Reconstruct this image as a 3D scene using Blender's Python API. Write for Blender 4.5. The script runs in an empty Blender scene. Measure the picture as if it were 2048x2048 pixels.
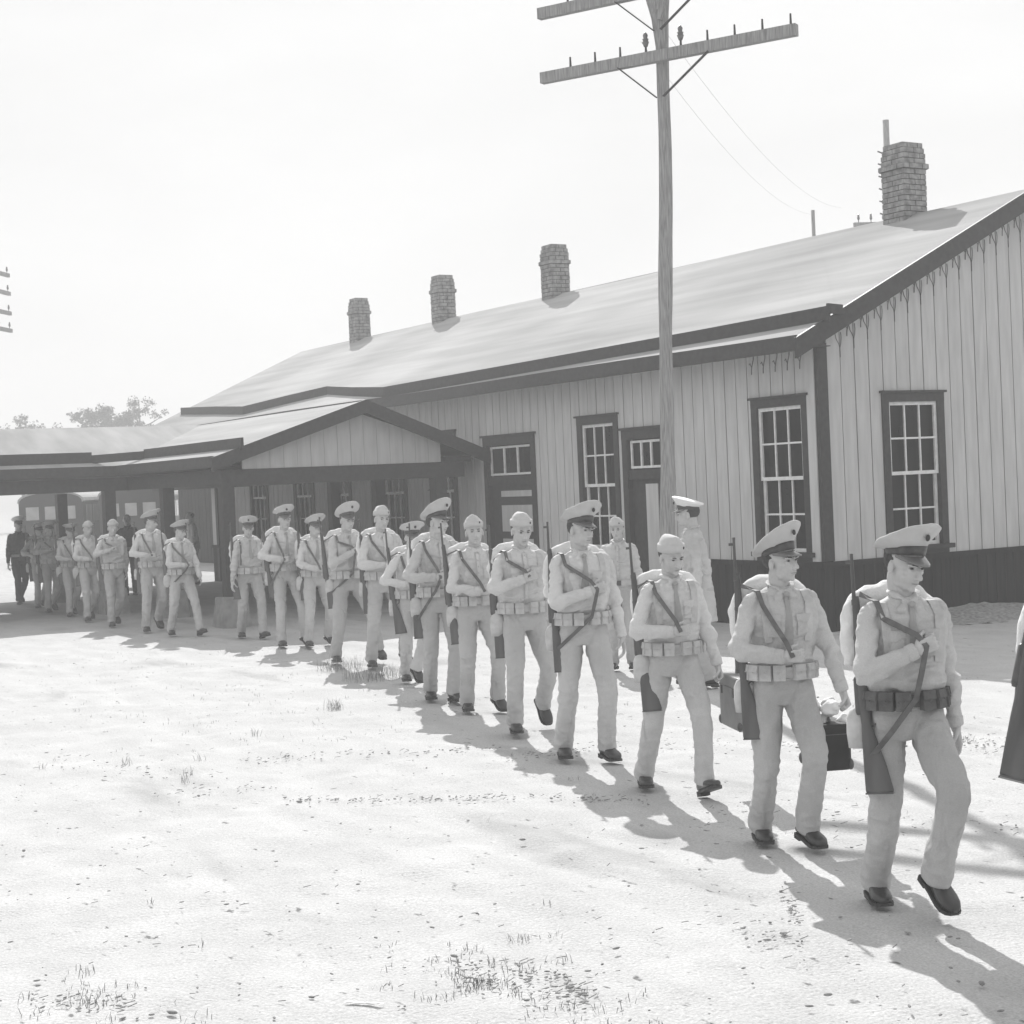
import bpy, math, random
import numpy as np
from mathutils import Vector, Matrix
PI = math.pi
SC = bpy.context.scene
COL = SC.collection
rng = np.random.default_rng(7)
random.seed(7)

# ------------------------------------------------------------------ camera
CAM = np.array([15.8432, -14.00327, 2.05])
CR = Vector((0.5127974, 0.8573626, -0.0443639))
CU = Vector((0.0069118, 0.0475509, 0.9988449))
CF = Vector((-0.8584818, 0.5125118, -0.0184581))
cd = bpy.data.cameras.new("camera"); cam = bpy.data.objects.new("camera", cd); COL.objects.link(cam)
cd.sensor_width = 36; cd.lens = 57.954; cd.clip_start = 0.1; cd.clip_end = 3000
cam.matrix_world = Matrix(((CR.x, CU.x, -CF.x, CAM[0]), (CR.y, CU.y, -CF.y, CAM[1]), (CR.z, CU.z, -CF.z, CAM[2]), (0, 0, 0, 1)))
SC.camera = cam

# ------------------------------------------------------------------ sky, sun, exposure
SUN_EL = math.radians(38)
SUN_AZ = math.radians(155)          # direction towards the sun in the ground plane, from +X
SKY_STRENGTH = 0.15
SUN_STRENGTH = 2.1
SKY_CAP = 2.15
w = bpy.data.worlds.new("World"); SC.world = w; w.use_nodes = True
nt = w.node_tree; nt.nodes.clear()
sky = nt.nodes.new("ShaderNodeTexSky"); sky.sky_type = 'NISHITA'; sky.sun_disc = False
sky.sun_elevation = SUN_EL
sky.sun_rotation = PI / 2 - SUN_AZ
sky.air_density = 1.6; sky.dust_density = 6.0; sky.ozone_density = 1.0
bw = nt.nodes.new("ShaderNodeRGBToBW")
bg = nt.nodes.new("ShaderNodeBackground"); bg.inputs[1].default_value = SKY_STRENGTH
wo = nt.nodes.new("ShaderNodeOutputWorld")
# thin high cloud veil: it evens out the glare around the sun and carries faint cloud tone
wtc = nt.nodes.new("ShaderNodeTexCoord"); wmp = nt.nodes.new("ShaderNodeMapping"); wmp.inputs["Scale"].default_value = (1, 1, 3.2)
wn = nt.nodes.new("ShaderNodeTexNoise"); wn.inputs["Scale"].default_value = 3.0; wn.inputs["Detail"].default_value = 6
nt.links.new(wtc.outputs["Generated"], wmp.inputs[0]); nt.links.new(wmp.outputs[0], wn.inputs["Vector"])
wr = nt.nodes.new("ShaderNodeMapRange"); wr.inputs[1].default_value = .3; wr.inputs[2].default_value = .7; wr.inputs[3].default_value = SKY_CAP * .93; wr.inputs[4].default_value = SKY_CAP * 1.05
nt.links.new(wn.outputs["Fac"], wr.inputs[0])
wm = nt.nodes.new("ShaderNodeMath"); wm.operation = 'MINIMUM'; nt.links.new(wr.outputs[0], wm.inputs[1])
nt.links.new(sky.outputs[0], bw.inputs[0]); nt.links.new(bw.outputs[0], wm.inputs[0]); nt.links.new(wm.outputs[0], bg.inputs[0]); nt.links.new(bg.outputs[0], wo.inputs[0])
sd = bpy.data.lights.new("sun", 'SUN'); sd.energy = SUN_STRENGTH; sd.angle = math.radians(0.53); sd.color = (1, 0.995, 0.985)
sun = bpy.data.objects.new("sun", sd); COL.objects.link(sun)
sdir = Vector((math.cos(SUN_AZ) * math.cos(SUN_EL), math.sin(SUN_AZ) * math.cos(SUN_EL), math.sin(SUN_EL)))
sun.rotation_euler = sdir.to_track_quat('Z', 'Y').to_euler()
SC.view_settings.view_transform = 'Standard'; SC.view_settings.look = 'None'
SC.view_settings.exposure = 1.6; SC.view_settings.gamma = 1.0

# ------------------------------------------------------------------ materials
def mat(name, v, rough=0.8, scale=6.0, amp=0.12, bump=0.0, bscale=60.0, stretch=(1, 1, 1), spec=0.3, v2=None, fold=0, fsc=(1, 1, 1.7), detail=5, contrast=(0.3, 0.7), metal=0.0, blotch=0.0):
    m = bpy.data.materials.new(name); m.use_nodes = True
    t = m.node_tree; b = t.nodes["Principled BSDF"]
    b.inputs["Roughness"].default_value = rough
    b.inputs["Specular IOR Level"].default_value = spec
    b.inputs["Metallic"].default_value = metal
    tc = t.nodes.new("ShaderNodeTexCoord"); mp = t.nodes.new("ShaderNodeMapping")
    mp.inputs["Scale"].default_value = stretch
    t.links.new(tc.outputs["Object"], mp.inputs[0])
    n = t.nodes.new("ShaderNodeTexNoise"); n.inputs["Scale"].default_value = scale; n.inputs["Detail"].default_value = detail
    t.links.new(mp.outputs[0], n.inputs["Vector"])
    r = t.nodes.new("ShaderNodeMapRange")
    r.inputs[1].default_value = contrast[0]; r.inputs[2].default_value = contrast[1]
    lo = v * (1 - amp) if v2 is None else v2
    hi = v * (1 + amp) if v2 is None else v
    r.inputs[3].default_value = lo; r.inputs[4].default_value = hi
    t.links.new(n.outputs["Fac"], r.inputs[0])
    out = r.outputs[0]
    if blotch and fold: blotch *= 1.5
    if blotch:
        n3 = t.nodes.new("ShaderNodeTexNoise"); n3.inputs["Scale"].default_value = (scale if not fold else 9) * 0.22; n3.inputs["Detail"].default_value = 3
        t.links.new(tc.outputs["Object"], n3.inputs["Vector"])
        r3 = t.nodes.new("ShaderNodeMapRange"); r3.inputs[1].default_value = .35; r3.inputs[2].default_value = .65
        r3.inputs[3].default_value = 1 - blotch; r3.inputs[4].default_value = 1 + blotch
        t.links.new(n3.outputs["Fac"], r3.inputs[0])
        mu = t.nodes.new("ShaderNodeMath"); mu.operation = 'MULTIPLY'
        t.links.new(out, mu.inputs[0]); t.links.new(r3.outputs[0], mu.inputs[1]); out = mu.outputs[0]
    t.links.new(out, b.inputs["Base Color"])
    hsock = None
    if bump:
        n2 = t.nodes.new("ShaderNodeTexNoise"); n2.inputs["Scale"].default_value = bscale; n2.inputs["Detail"].default_value = 4
        t.links.new(mp.outputs[0], n2.inputs["Vector"])
        bp = t.nodes.new("ShaderNodeBump"); bp.inputs["Strength"].default_value = bump; bp.inputs["Distance"].default_value = 0.01
        t.links.new(n2.outputs["Fac"], bp.inputs["Height"]); t.links.new(bp.outputs[0], b.inputs["Normal"])
        if fold:          # cloth folds: ridged noise, stretched across the limb
            mp2 = t.nodes.new("ShaderNodeMapping"); mp2.inputs["Scale"].default_value = fsc; mp2.inputs["Rotation"].default_value = (.35, .5, .2)
            t.links.new(tc.outputs["Object"], mp2.inputs[0])
            n4 = t.nodes.new("ShaderNodeTexNoise"); n4.noise_type = 'RIDGED_MULTIFRACTAL'; n4.inputs["Scale"].default_value = 6.5; n4.inputs["Detail"].default_value = 2.2; n4.inputs["Distortion"].default_value = .6
            t.links.new(mp2.outputs[0], n4.inputs["Vector"])
            b2 = t.nodes.new("ShaderNodeBump"); b2.inputs["Strength"].default_value = fold; b2.inputs["Distance"].default_value = 0.045
            t.links.new(n4.outputs["Fac"], b2.inputs["Height"]); t.links.new(b2.outputs[0], bp.inputs["Normal"])
    return m

M = {}
M['wall'] = mat('painted_siding', .50, .85, 2.0, .10, .25, 40, (6, 6, .8), blotch=.06)
M['gap'] = mat('shadowed_backing', .03, .9)
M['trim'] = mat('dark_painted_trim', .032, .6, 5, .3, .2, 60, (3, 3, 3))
M['skirt'] = mat('tarred_skirting', .018, .85, 2.5, .5, .4, 30, (8, 8, .6))
M['sash'] = mat('pale_sash_paint', .7, .6, 12, .12)
M['glass'] = mat('dark_window_glass', .010, .18, 1.5, .6, spec=.10)
M['roof'] = mat('sheet_metal_roofing', .36, .95, .9, .16, .15, 12, (.3, 3.2, 3.2), blotch=.13, spec=.05)
M['pole'] = mat('weathered_pole_timber', .28, .9, 14, .35, .6, 60, (6, 6, .35))
M['iron'] = mat('rusty_iron', .05, .6, 20, .3)
M['insul'] = mat('glass_insulator', .10, .15, 5, .1, spec=.8)
M['skin'] = mat('skin', .45, .55, 30, .08, .12, 200)
M['hair'] = mat('hair', .05, .6, 60, .4, .5, 200)
M['lip'] = mat('lip', .24, .5, 20, .05)
M['eye'] = mat('eye', .06, .3, 20, .1)
M['shoe'] = mat('polished_brown_leather', .025, .32, 12, .4, .15, 60, spec=.6)
M['web'] = mat('canvas_webbing', .46, .9, 20, .15, .4, 150)
M['darkweb'] = mat('dark_web_pouch', .10, .85, 20, .25, .4, 120)
M['pack'] = mat('pale_canvas_pack', .68, .9, 10, .15, .5, 80)
M['canteen'] = mat('canteen_cover', .5, .9, 12, .18, .4, 100)
M['leather'] = mat('leather_sling', .11, .5, 20, .3)
M['capband'] = mat('cap_band', .07, .45, 30, .3)
M['emblem'] = mat('dark_bronze_emblem', .03, .5, 60, .3)
M['visor'] = mat('cap_visor_leather', .12, .12, 10, .1, spec=.9)
M['stock'] = mat('walnut_stock', .10, .5, 8, .4, .1, 40, (1, 1, .2))
M['steel'] = mat('gun_steel', .06, .35, 20, .3, spec=.6)
CL = [mat('khaki_cotton_' + n, v,   .9, 150, .06, .35, 120, blotch=.07, fold=.9) for n, v in (('pale', .54), ('mid', .48), ('warm', .57))]
TR = [mat('khaki_trouser_' + n, v, .9, 150, .06, .35, 120, blotch=.08, fold=.9, fsc=(1.5, 1.5, .7)) for n, v in (('pale', .45), ('mid', .41), ('dusty', .48))]

# ------------------------------------------------------------------ geometry helpers
class G:
    def __init__(s): s.v = []; s.f = []; s.n = 0
    def add(s, v, f):
        v = np.asarray(v, float).reshape(-1, 3); s.v.append(v)
        s.f += [tuple(i + s.n for i in q) for q in f]; s.n += len(v); return s
    def V(s): return np.concatenate(s.v) if s.v else np.zeros((0, 3))
    def mesh(s, name, smooth=False):
        me = bpy.data.meshes.new(name); me.from_pydata(s.V().tolist(), [], s.f); me.update()
        if smooth: me.shade_smooth()
        return me
    def obj(s, name, m, parent=None, smooth=False, loc=None):
        me = s.mesh(name, smooth); me.materials.append(m)
        return link(name, me, parent, loc)
def link(name, me, parent=None, loc=None):
    o = bpy.data.objects.new(name, me); COL.objects.link(o)
    if parent: o.parent = parent
    if loc is not None: o.location = loc
    return o
def tag(o, label=None, cat=None, group=None, kind=None):
    if label: o['label'] = label
    if cat: o['category'] = cat
    if group: o['group'] = group
    if kind: o['kind'] = kind
    return o
def empty(name, loc=(0, 0, 0), rz=0, **k):
    o = bpy.data.objects.new(name, None); COL.objects.link(o); o.location = loc; o.rotation_euler = (0, 0, rz)
    o.empty_display_size = .1
    return tag(o, **k)
BF = [(0, 3, 2, 1), (4, 5, 6, 7), (0, 1, 5, 4), (1, 2, 6, 5), (2, 3, 7, 6), (3, 0, 4, 7)]
def box(g, x0, x1, y0, y1, z0, z1):
    g.add([(x0, y0, z0), (x1, y0, z0), (x1, y1, z0), (x0, y1, z0), (x0, y0, z1), (x1, y0, z1), (x1, y1, z1), (x0, y1, z1)], BF); return g
def hexa(g, pts): g.add(pts, BF); return g      # 4 bottom, 4 top
def bar(g, a, b, w_, h_, up=(0, 0, 1)):          # rectangular bar from a to b
    a = np.array(a, float); b = np.array(b, float); d = b - a; d /= np.linalg.norm(d)
    u = np.array(up, float); s_ = np.cross(d, u); s_ /= np.linalg.norm(s_); u = np.cross(s_, d)
    s_ = s_ * w_ / 2; u = u * h_ / 2
    g.add([a - s_ - u, b - s_ - u, b + s_ - u, a + s_ - u, a - s_ + u, b - s_ + u, b + s_ + u, a + s_ + u], BF); return g
def tube(g, pts, rad, n=12, ref=None, sub=0):
    P = np.array(pts, float); Rr = np.array([(r, r) if np.isscalar(r) else r for r in rad], float)
    if sub:
        k = len(P); t = np.linspace(0, k - 1, (k - 1) * sub + 1); out = []; ro = []
        for q in t:
            i = min(int(q), k - 2); u = q - i
            p0 = P[max(i - 1, 0)]; p1 = P[i]; p2 = P[i + 1]; p3 = P[min(i + 2, k - 1)]
            out.append(.5 * ((2 * p1) + (-p0 + p2) * u + (2 * p0 - 5 * p1 + 4 * p2 - p3) * u * u + (-p0 + 3 * p1 - 3 * p2 + p3) * u ** 3))
            uu = u * u * (3 - 2 * u); ro.append(Rr[i] * (1 - uu) + Rr[i + 1] * uu)
        P = np.array(out); Rr = np.array(ro)
    k = len(P); a = np.linspace(0, 2 * PI, n, endpoint=False); V = []
    rf = np.array(ref if ref is not None else (0.3, 1, 0.1), float); prev = None
    for i in range(k):
        d = P[min(i + 1, k - 1)] - P[max(i - 1, 0)]; d /= np.linalg.norm(d) + 1e-12
        r_ = rf if (ref is not None or prev is None) else prev
        x = r_ - d * (r_ @ d)
        if np.linalg.norm(x) < 1e-4: x = np.array([1, 0, 0.]) - d * d[0]
        x /= np.linalg.norm(x); y = np.cross(d, x); prev = x
        V.append(P[i] + np.outer(np.cos(a) * Rr[i, 0], x) + np.outer(np.sin(a) * Rr[i, 1], y))
    V = np.concatenate(V); F = []
    for i in range(k - 1):
        for j in range(n):
            j2 = (j + 1) % n; F.append((i * n + j, i * n + j2, (i + 1) * n + j2, (i + 1) * n + j))
    F.append(tuple(range(n))[::-1]); F.append(tuple((k - 1) * n + j for j in range(n)))
    g.add(V, F); return g
def rot(ax, ang):
    return np.array(Matrix.Rotation(ang, 3, ax))
def ell(g, c, r, nu=14, nv=9, R_=None):
    V = [(0, 0, -1)]
    for i in range(1, nv):
        p = -PI / 2 + PI * i / nv
        for j in range(nu):
            q = 2 * PI * j / nu; V.append((math.cos(p) * math.cos(q), math.cos(p) * math.sin(q), math.sin(p)))
    V.append((0, 0, 1)); V = np.array(V) * np.array(r)
    if R_ is not None: V = V @ R_.T
    V = V + np.array(c); F = []
    for j in range(nu): F.append((0, 1 + (j + 1) % nu, 1 + j))
    for i in range(nv - 2):
        for j in range(nu):
            a = 1 + i * nu; b = a + nu; j2 = (j + 1) % nu; F.append((a + j, a + j2, b + j2, b + j))
    a = 1 + (nv - 2) * nu; e = len(V) - 1
    for j in range(nu): F.append((a + j, a + (j + 1) % nu, e))
    g.add(V, F); return g
def cap_(g, p, q, r0, r1, n=10):                 # capsule: tapered, round ends
    p = np.array(p, float); q = np.array(q, float); d = q - p; L = np.linalg.norm(d); d = d / max(L, 1e-9)
    ks = (-1, -.86, -.5, 0); P = []; Rr = []
    for t in ks: P.append(p + d * r0 * t); Rr.append(max(r0 * math.sqrt(max(0, 1 - t * t)), r0 * .12))
    for t in (0, .5, .86, 1): P.append(q + d * r1 * t); Rr.append(max(r1 * math.sqrt(max(0, 1 - t * t)), r1 * .12))
    return tube(g, P, Rr, n)
def loft(g, rings):                              # list of (n,3) arrays
    n = len(rings[0]); V = np.concatenate(rings); F = []
    for i in range(len(rings) - 1):
        for j in range(n):
            j2 = (j + 1) % n; F.append((i * n + j, i * n + j2, (i + 1) * n + j2, (i + 1) * n + j))
    F.append(tuple(range(n))[::-1]); F.append(tuple((len(rings) - 1) * n + j for j in range(n)))
    g.add(V, F); return g
def ring(cx, cy, z, rx, ry, n=24, p=2.3, tilt=0):
    a = np.linspace(0, 2 * PI, n, endpoint=False); c = np.cos(a); s_ = np.sin(a)
    x = np.sign(c) * np.abs(c) ** (2 / p) * rx; y = np.sign(s_) * np.abs(s_) ** (2 / p) * ry
    return np.stack([x + cx, y + cy, np.full(n, z) + tilt * y], 1)
def prism(g, poly, z0, z1, f):                   # poly in (u,v); f(u,v,w)->xyz
    n = len(poly); V = [f(u, v, z0) for u, v in poly] + [f(u, v, z1) for u, v in poly]
    F = [tuple(range(n))[::-1], tuple(range(n, 2 * n))] + [(i, (i + 1) % n, n + (i + 1) % n, n + i) for i in range(n)]
    g.add(V, F); return g

# numpy value noise
_perm = rng.random((64, 64, 64)).astype(np.float32)
def vnoise(p):
    i = np.floor(p).astype(int); f = p - i; f = f * f * (3 - 2 * f); i &= 63; j = (i + 1) & 63
    r = 0
    for a in (0, 1):
        for b in (0, 1):
            for c in (0, 1):
                w_ = (f[:, 0] if a else 1 - f[:, 0]) * (f[:, 1] if b else 1 - f[:, 1]) * (f[:, 2] if c else 1 - f[:, 2])
                r = r + w_ * _perm[(j if a else i)[:, 0], (j if b else i)[:, 1], (j if c else i)[:, 2]]
    return r
def remesh(g, voxel, smooth=2):
    me = g.mesh('tmp'); o = bpy.data.objects.new('tmp', me); COL.objects.link(o)
    m = o.modifiers.new('r', 'REMESH'); m.mode = 'VOXEL'; m.voxel_size = voxel; m.use_smooth_shade = True
    if smooth:
        s_ = o.modifiers.new('s', 'SMOOTH'); s_.factor = .5; s_.iterations = smooth
    dg = bpy.context.evaluated_depsgraph_get(); dg.update()
    r = bpy.data.meshes.new_from_object(o.evaluated_get(dg))
    bpy.data.objects.remove(o); bpy.data.meshes.remove(me)
    r.shade_smooth()
    return r
def getv(me):
    a = np.empty(len(me.vertices) * 3); me.vertices.foreach_get('co', a); return a.reshape(-1, 3)
def getn(me):
    a = np.empty(len(me.vertices) * 3); me.vertices.foreach_get('normal', a); return a.reshape(-1, 3)
def setv(me, v): me.vertices.foreach_set('co', v.ravel()); me.update()

# ================================================================== ground
def axis_coords(lo, hi, step, outer):
    c = list(np.arange(lo, hi + 1e-6, step)); s_ = step; a = lo; left = []
    while a > -outer: s_ *= 1.35; a -= s_; left.append(a)
    s_ = step; b = hi; right = []
    while b < outer: s_ *= 1.35; b += s_; right.append(b)
    return np.array(left[::-1] + c + right)
gx = axis_coords(-4, 14.5, .055, 900); gy = axis_coords(-13.5, -3, .055, 900)
XX, YY = np.meshgrid(gx, gy, indexing='ij'); P_ = np.stack([XX.ravel(), YY.ravel(), np.zeros(XX.size)], 1)
near = np.clip(1 - (np.hypot(P_[:, 0] - 6, P_[:, 1] + 8) - 9) / 20, 0, 1)
q = P_.copy()
hgt = (vnoise(q * 1.1 + 5) - .5) * .03 + (vnoise(q * 4.3 + 9) - .5) * .016 + (vnoise(q * 11 + 3) - .5) * .008
# wheel ruts and footprint scuffs in the sand, running along the building
for yr, wd, dp in ((-9.2, .16, .014), (-9.9, .10, .008), (-5.6, .2, .018), (-5.0, .12, .014), (-8.7, .1, .008)):
    yy = yr + .12 * np.sin(P_[:, 0] * .5 + yr) + (vnoise(q * .8 + yr) - .5) * .25 - .08 * (P_[:, 0] - 5)
    hgt += -dp * np.exp(-((P_[:, 1] - yy) / wd) ** 2) + dp * .7 * np.exp(-((P_[:, 1] - yy - wd * 1.6) / (wd * .8)) ** 2) * vnoise(q * 6)
hgt -= .02
P_[:, 2] = np.minimum(hgt * near, .002)
nx, ny = len(gx), len(gy)
F_ = [(i * ny + j, (i + 1) * ny + j, (i + 1) * ny + j + 1, i * ny + j + 1) for i in range(nx - 1) for j in range(ny - 1)]
gm = mat('dry_pale_sand', .46, .95, 1.6, .05, .9, 45, detail=8, blotch=.0)
t = gm.node_tree; b_ = t.nodes["Principled BSDF"]
def add_mask(t, src, coordscale, lo, hi, a, b, stretch=(1, 1, 1), scale=1.0, detail=6, loc=(0, 0, 0)):
    tc = t.nodes.new("ShaderNodeTexCoord"); mp = t.nodes.new("ShaderNodeMapping"); mp.inputs["Scale"].default_value = stretch; mp.inputs["Location"].default_value = loc
    t.links.new(tc.outputs["Object"], mp.inputs[0])
    n = t.nodes.new("ShaderNodeTexNoise"); n.inputs["Scale"].default_value = scale; n.inputs["Detail"].default_value = detail
    t.links.new(mp.outputs[0], n.inputs["Vector"])
    r = t.nodes.new("ShaderNodeMapRange"); r.inputs[1].default_value = lo; r.inputs[2].default_value = hi; r.inputs[3].default_value = a; r.inputs[4].default_value = b
    t.links.new(n.outputs["Fac"], r.inputs[0])
    mu = t.nodes.new("ShaderNodeMath"); mu.operation = 'MULTIPLY'; t.links.new(src, mu.inputs[0]); t.links.new(r.outputs[0], mu.inputs[1])
    return mu.outputs[0]
src = b_.inputs["Base Color"].links[0].from_socket
src = add_mask(t, src, 1, .60, .70, 1, .72, (.35, 1.3, 1), .9, 8)          # thin grassy darker patches
src = add_mask(t, src, 1, .66, .72, 1, .35, (1.2, 2.4, 1), 7, 8)             # litter, crumbs
src = add_mask(t, src, 1, .40, .62, .95, 1.04, (.6, 1.6, 1), 2.2, 9)
src = add_mask(t, src, 1, .3, .7, .80, 1.14, (1, 1, 1), 90, 4)
t.links.new(src, b_.inputs["Base Color"])
gme = bpy.data.meshes.new('ground'); gme.from_pydata(P_.tolist(), [], F_); gme.shade_smooth(); gme.materials.append(gm)
tag(link('ground', gme), kind='structure')
# low sand bank against the gable foundation
g = G(); us = np.linspace(0.4, 9, 70)
rings = []
for u in us:
    h = .13 * min(1, (u - .4) / 1.6) * (1 + .25 * math.sin(u * 3.1)); wd = .5 + .5 * min(1, (u - .4) / 2)
    rr = []
    for k in range(12):
        s_ = k / 11; rr.append((s_ * wd * 1.2 + .012, u, max(h * (1 - s_) ** 1.6 + (random.random() - .5) * .03 - .01, -.03)))
    rings.append(rr)
V = [p for r in rings for p in r]; F = [(i * 12 + j, i * 12 + j + 1, (i + 1) * 12 + j + 1, (i + 1) * 12 + j) for i in range(len(us) - 1) for j in range(11)]
g.add(V, F)
tag(g.obj('ground_bank', mat('rough_sand_bank', .30, 1, 20, .4, 1, 60), smooth=True), kind='structure')

# ================================================================== siding
def siding(g, mapf, u0, u1, zlo, ztop, openings, thick=.02, board=.24, gap=.017, w0=0.0):
    n = int(math.ceil((u1 - u0) / board - 1e-6)); edges = []
    for i in range(n):
        a = u0 + i * board; b = min(u0 + (i + 1) * board - gap, u1)
        cuts = sorted({a, b} | {e for o in openings for e in (o[0], o[1]) if a + .003 < e < b - .003})
        jit = (random.random() - .5) * .005 if gap > 0 else 0
        for c0, c1 in zip(cuts[:-1], cuts[1:]):
            m = (c0 + c1) / 2; segs = [(zlo, None)]; ops = sorted([(o[2], o[3]) for o in openings if o[0] <= m <= o[1]])
            lo = zlo; out = []
            for za, zb in ops:
                if za > lo: out.append((lo, za))
                lo = zb
            out.append((lo, None))
            for za, zb in out:
                t0 = zb if zb is not None else ztop(c0); t1 = zb if zb is not None else ztop(c1)
                if t0 - za < .01: continue
                w1 = w0 + thick + jit
                hexa(g, [mapf(c0, za, w0), mapf(c1, za, w0), mapf(c1, za, w1), mapf(c0, za, w1),
                         mapf(c0, t0, w0), mapf(c1, t1, w0), mapf(c1, t1, w1), mapf(c0, t0, w1)])
LW = lambda u, z, w: (u, -w, z)                 # long wall, outward is -Y
GW = lambda u, z, w: (w, u, z)                  # gable wall, outward is +X
ZF = .845
SL = .481
def roofz(y): return 3.68 + SL * (y + .52) if y < 3.72 else 3.68 + SL * (7.96 - y)
BL = -21.5; BW = 7.44
depot = empty('station_building', (0, 0, 0), label='long board and batten railway station building with four brick chimneys and dark trim', cat='building')
WZ = 2.979; SZ = .93
wins_long = [(-1.264, -.154), (-5.489, -4.389), (-10.40, -9.38), (-12.35, -11.3), (-14.75, -13.7), (-16.55, -15.5), (-19.0, -17.95)]
doors_long = [(-8.409, -6.76, 2.805), (-4.29, -3.2, 2.73), (-21.2, -20.5, 2.6)]
wins_gab = [(1.06, 2.162), (5.3, 6.4)]
opL = [(a, b, SZ, WZ) for a, b in wins_long] + [(a, b, .05, z) for a, b, z in doors_long]
opG = [(a, b, SZ, WZ) for a, b in wins_gab]
g = G()
siding(g, LW, BL, -.16, ZF, lambda u: 3.60, opL)
siding(g, GW, .16, BW, ZF, lambda u: roofz(u) - .14, opG)
siding(g, lambda u, z, w: (BL - w, u, z), 0, BW, 0, lambda u: 3.6, [])
siding(g, lambda u, z, w: (u, BW + w, z), BL, 0, 0, lambda u: 3.6, [])
g.obj('siding', M['wall'], depot)
g = G()
siding(g, LW, BL, -.02, .02, lambda u: 3.55, opL, thick=.03, board=60, gap=0, w0=-.034)
siding(g, GW, .02, BW, .02, lambda u: roofz(u) - .16, opG, thick=.03, board=60, gap=0, w0=-.034)
g.obj('sheathing', M['gap'], depot)
g = G()
siding(g, LW, BL, -.003, -.05, lambda u: ZF - .004, [(a, b, -.1, z) for a, b, z in doors_long], thick=.03, board=.17, gap=.008)
siding(g, GW, -.03, BW, -.05, lambda u: ZF - .004, [], thick=.03, board=.17, gap=.008)
bar(g, (BL, -.045, ZF - .02), (-8.45, -.045, ZF - .02), .03, .07); bar(g, (-6.7, -.045, ZF - .02), (-4.35, -.045, ZF - .02), .03, .07); bar(g, (-3.15, -.045, ZF - .02), (.05, -.045, ZF - .02), .03, .07)
bar(g, (.045, -.06, ZF - .02), (.045, BW, ZF - .02), .03, .07)
g.obj('foundation_skirt', M['skirt'], depot)
g = G(); box(g, .022, .05, .003, .145, ZF + .02, 3.62); box(g, -.15, .05, -.028, 0, ZF + .02, 3.60)
cb = g.obj('corner_board', M['trim'], depot)
# the corner board on the long wall is painted pale
g = G(); box(g, -.155, -.004, -.045, -.029, ZF + .02, 3.59); g.obj('corner_board', M['wall'], depot)

def window(parent, mapf, u0, u1, z0, z1, name='window'):
    fw = .115
    g = G()
    def bx(a, b, c, d, w0, w1):
        p = [mapf(u, z, w) for w in (w0, w1) for u, z in ((a, c), (b, c), (b, d), (a, d))]; hexa(g, p)
    bx(u0, u0 + fw, z0 + .05, z1 - fw, -.04, .045); bx(u1 - fw, u1, z0 + .05, z1 - fw, -.04, .045)
    bx(u0, u1, z1 - fw, z1, -.04, .048); bx(u0 - .03, u1 + .03, z1, z1 + .03, -.01, .075)
    bx(u0 - .05, u1 + .05, z0 - .01, z0 + .05, -.05, .10); bx(u0, u1, z0 - .075, z0 - .01, -.01, .04)
    fr = g.obj(name, M['trim'], parent)
    a, b, c, d = u0 + fw, u1 - fw, z0 + .05, z1 - fw; mid = (c + d) / 2 + .02
    g = G()
    def sash(c, d, w):
        s_ = .045
        bx(a, a + s_, c, d, w, w + .03); bx(b - s_, b, c, d, w, w + .03); bx(a + s_, b - s_, c, c + s_, w, w + .032); bx(a + s_, b - s_, d - s_, d, w, w + .032)
        A, B, C_, D_ = a + s_, b - s_, c + s_, d - s_
        for k in (1, 2):
            x = A + (B - A) * k / 3; bx(x - .011, x + .011, C_, D_, w + .004, w + .026)
        y = (C_ + D_) / 2; bx(A, B, y - .012, y + .012, w + .002, w + .028)
    sash(mid - .03, d, -.02); sash(c, mid + .012, -.054)
    g.obj('sash', M['sash'], fr)
    g = G(); bx(a, b, c, d, -.066, -.060)
    g.obj('pane', M['glass'], fr)
    # the opaque pane's dark colour stands in for the unlit room behind
    return fr
for a, b in wins_long: window(depot, LW, a, b, SZ, WZ)
for a, b in wins_gab: window(depot, GW, a, b, SZ, WZ)
def door(parent, u0, u1, z1, panels, transom):
    g = G(); fw = .13
    def bx(a, b, c, d, w0, w1, gg=None): hexa(gg or g, [LW(u, z, w) for w in (w0, w1) for u, z in ((a, c), (b, c), (b, d), (a, d))])
    bx(u0, u0 + fw, 0, z1 - .14, -.05, .045); bx(u1 - fw, u1, 0, z1 - .14, -.05, .045); bx(u0, u1, z1 - .14, z1, -.05, .05); bx(u0 - .04, u1 + .04, z1, z1 + .035, -.01, .08)
    A, B = u0 + fw, u1 - fw
    bx(A, B, 2.0, 2.14, -.05, .02)
    bx(A, B, 0, 2.0, -.07, -.035)
    fr = g.obj('door', M['trim'], parent)
    g = G()
    for (a, b, c, d) in panels: bx(A + (B - A) * a, A + (B - A) * b, c, d, -.035, -.02)
    g.obj('panel', M['wall'], fr)
    g = G(); z0, z2 = 2.14, z1 - .14
    s_ = .035; bx(A + .03, B - .03, z0 + .02, z0 + .02 + s_, -.03, 0); bx(A + .03, B - .03, z2 - .02 - s_, z2 - .02, -.03, 0)
    k = 3
    for i in range(k + 1):
        x = A + .03 + (B - A - .06 - s_) * i / k; bx(x, x + s_, z0 + .02 + s_, z2 - .02 - s_, -.028, -.002)
    g.obj('transom_sash', M['sash'], fr)
    g = G(); bx(A, B, z0, z2, -.07, -.06); g.obj('pane', M['glass'], fr)
door(depot, -8.409, -6.76, 2.805, [(.22, .97, 1.80, 1.90), (.22, .97, 1.22, 1.66), (.22, .97, .68, 1.10), (.22, .97, .15, .55)], True)
door(depot, -4.29, -3.2, 2.73, [(.42, .78, .3, 1.93)], True)
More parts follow.
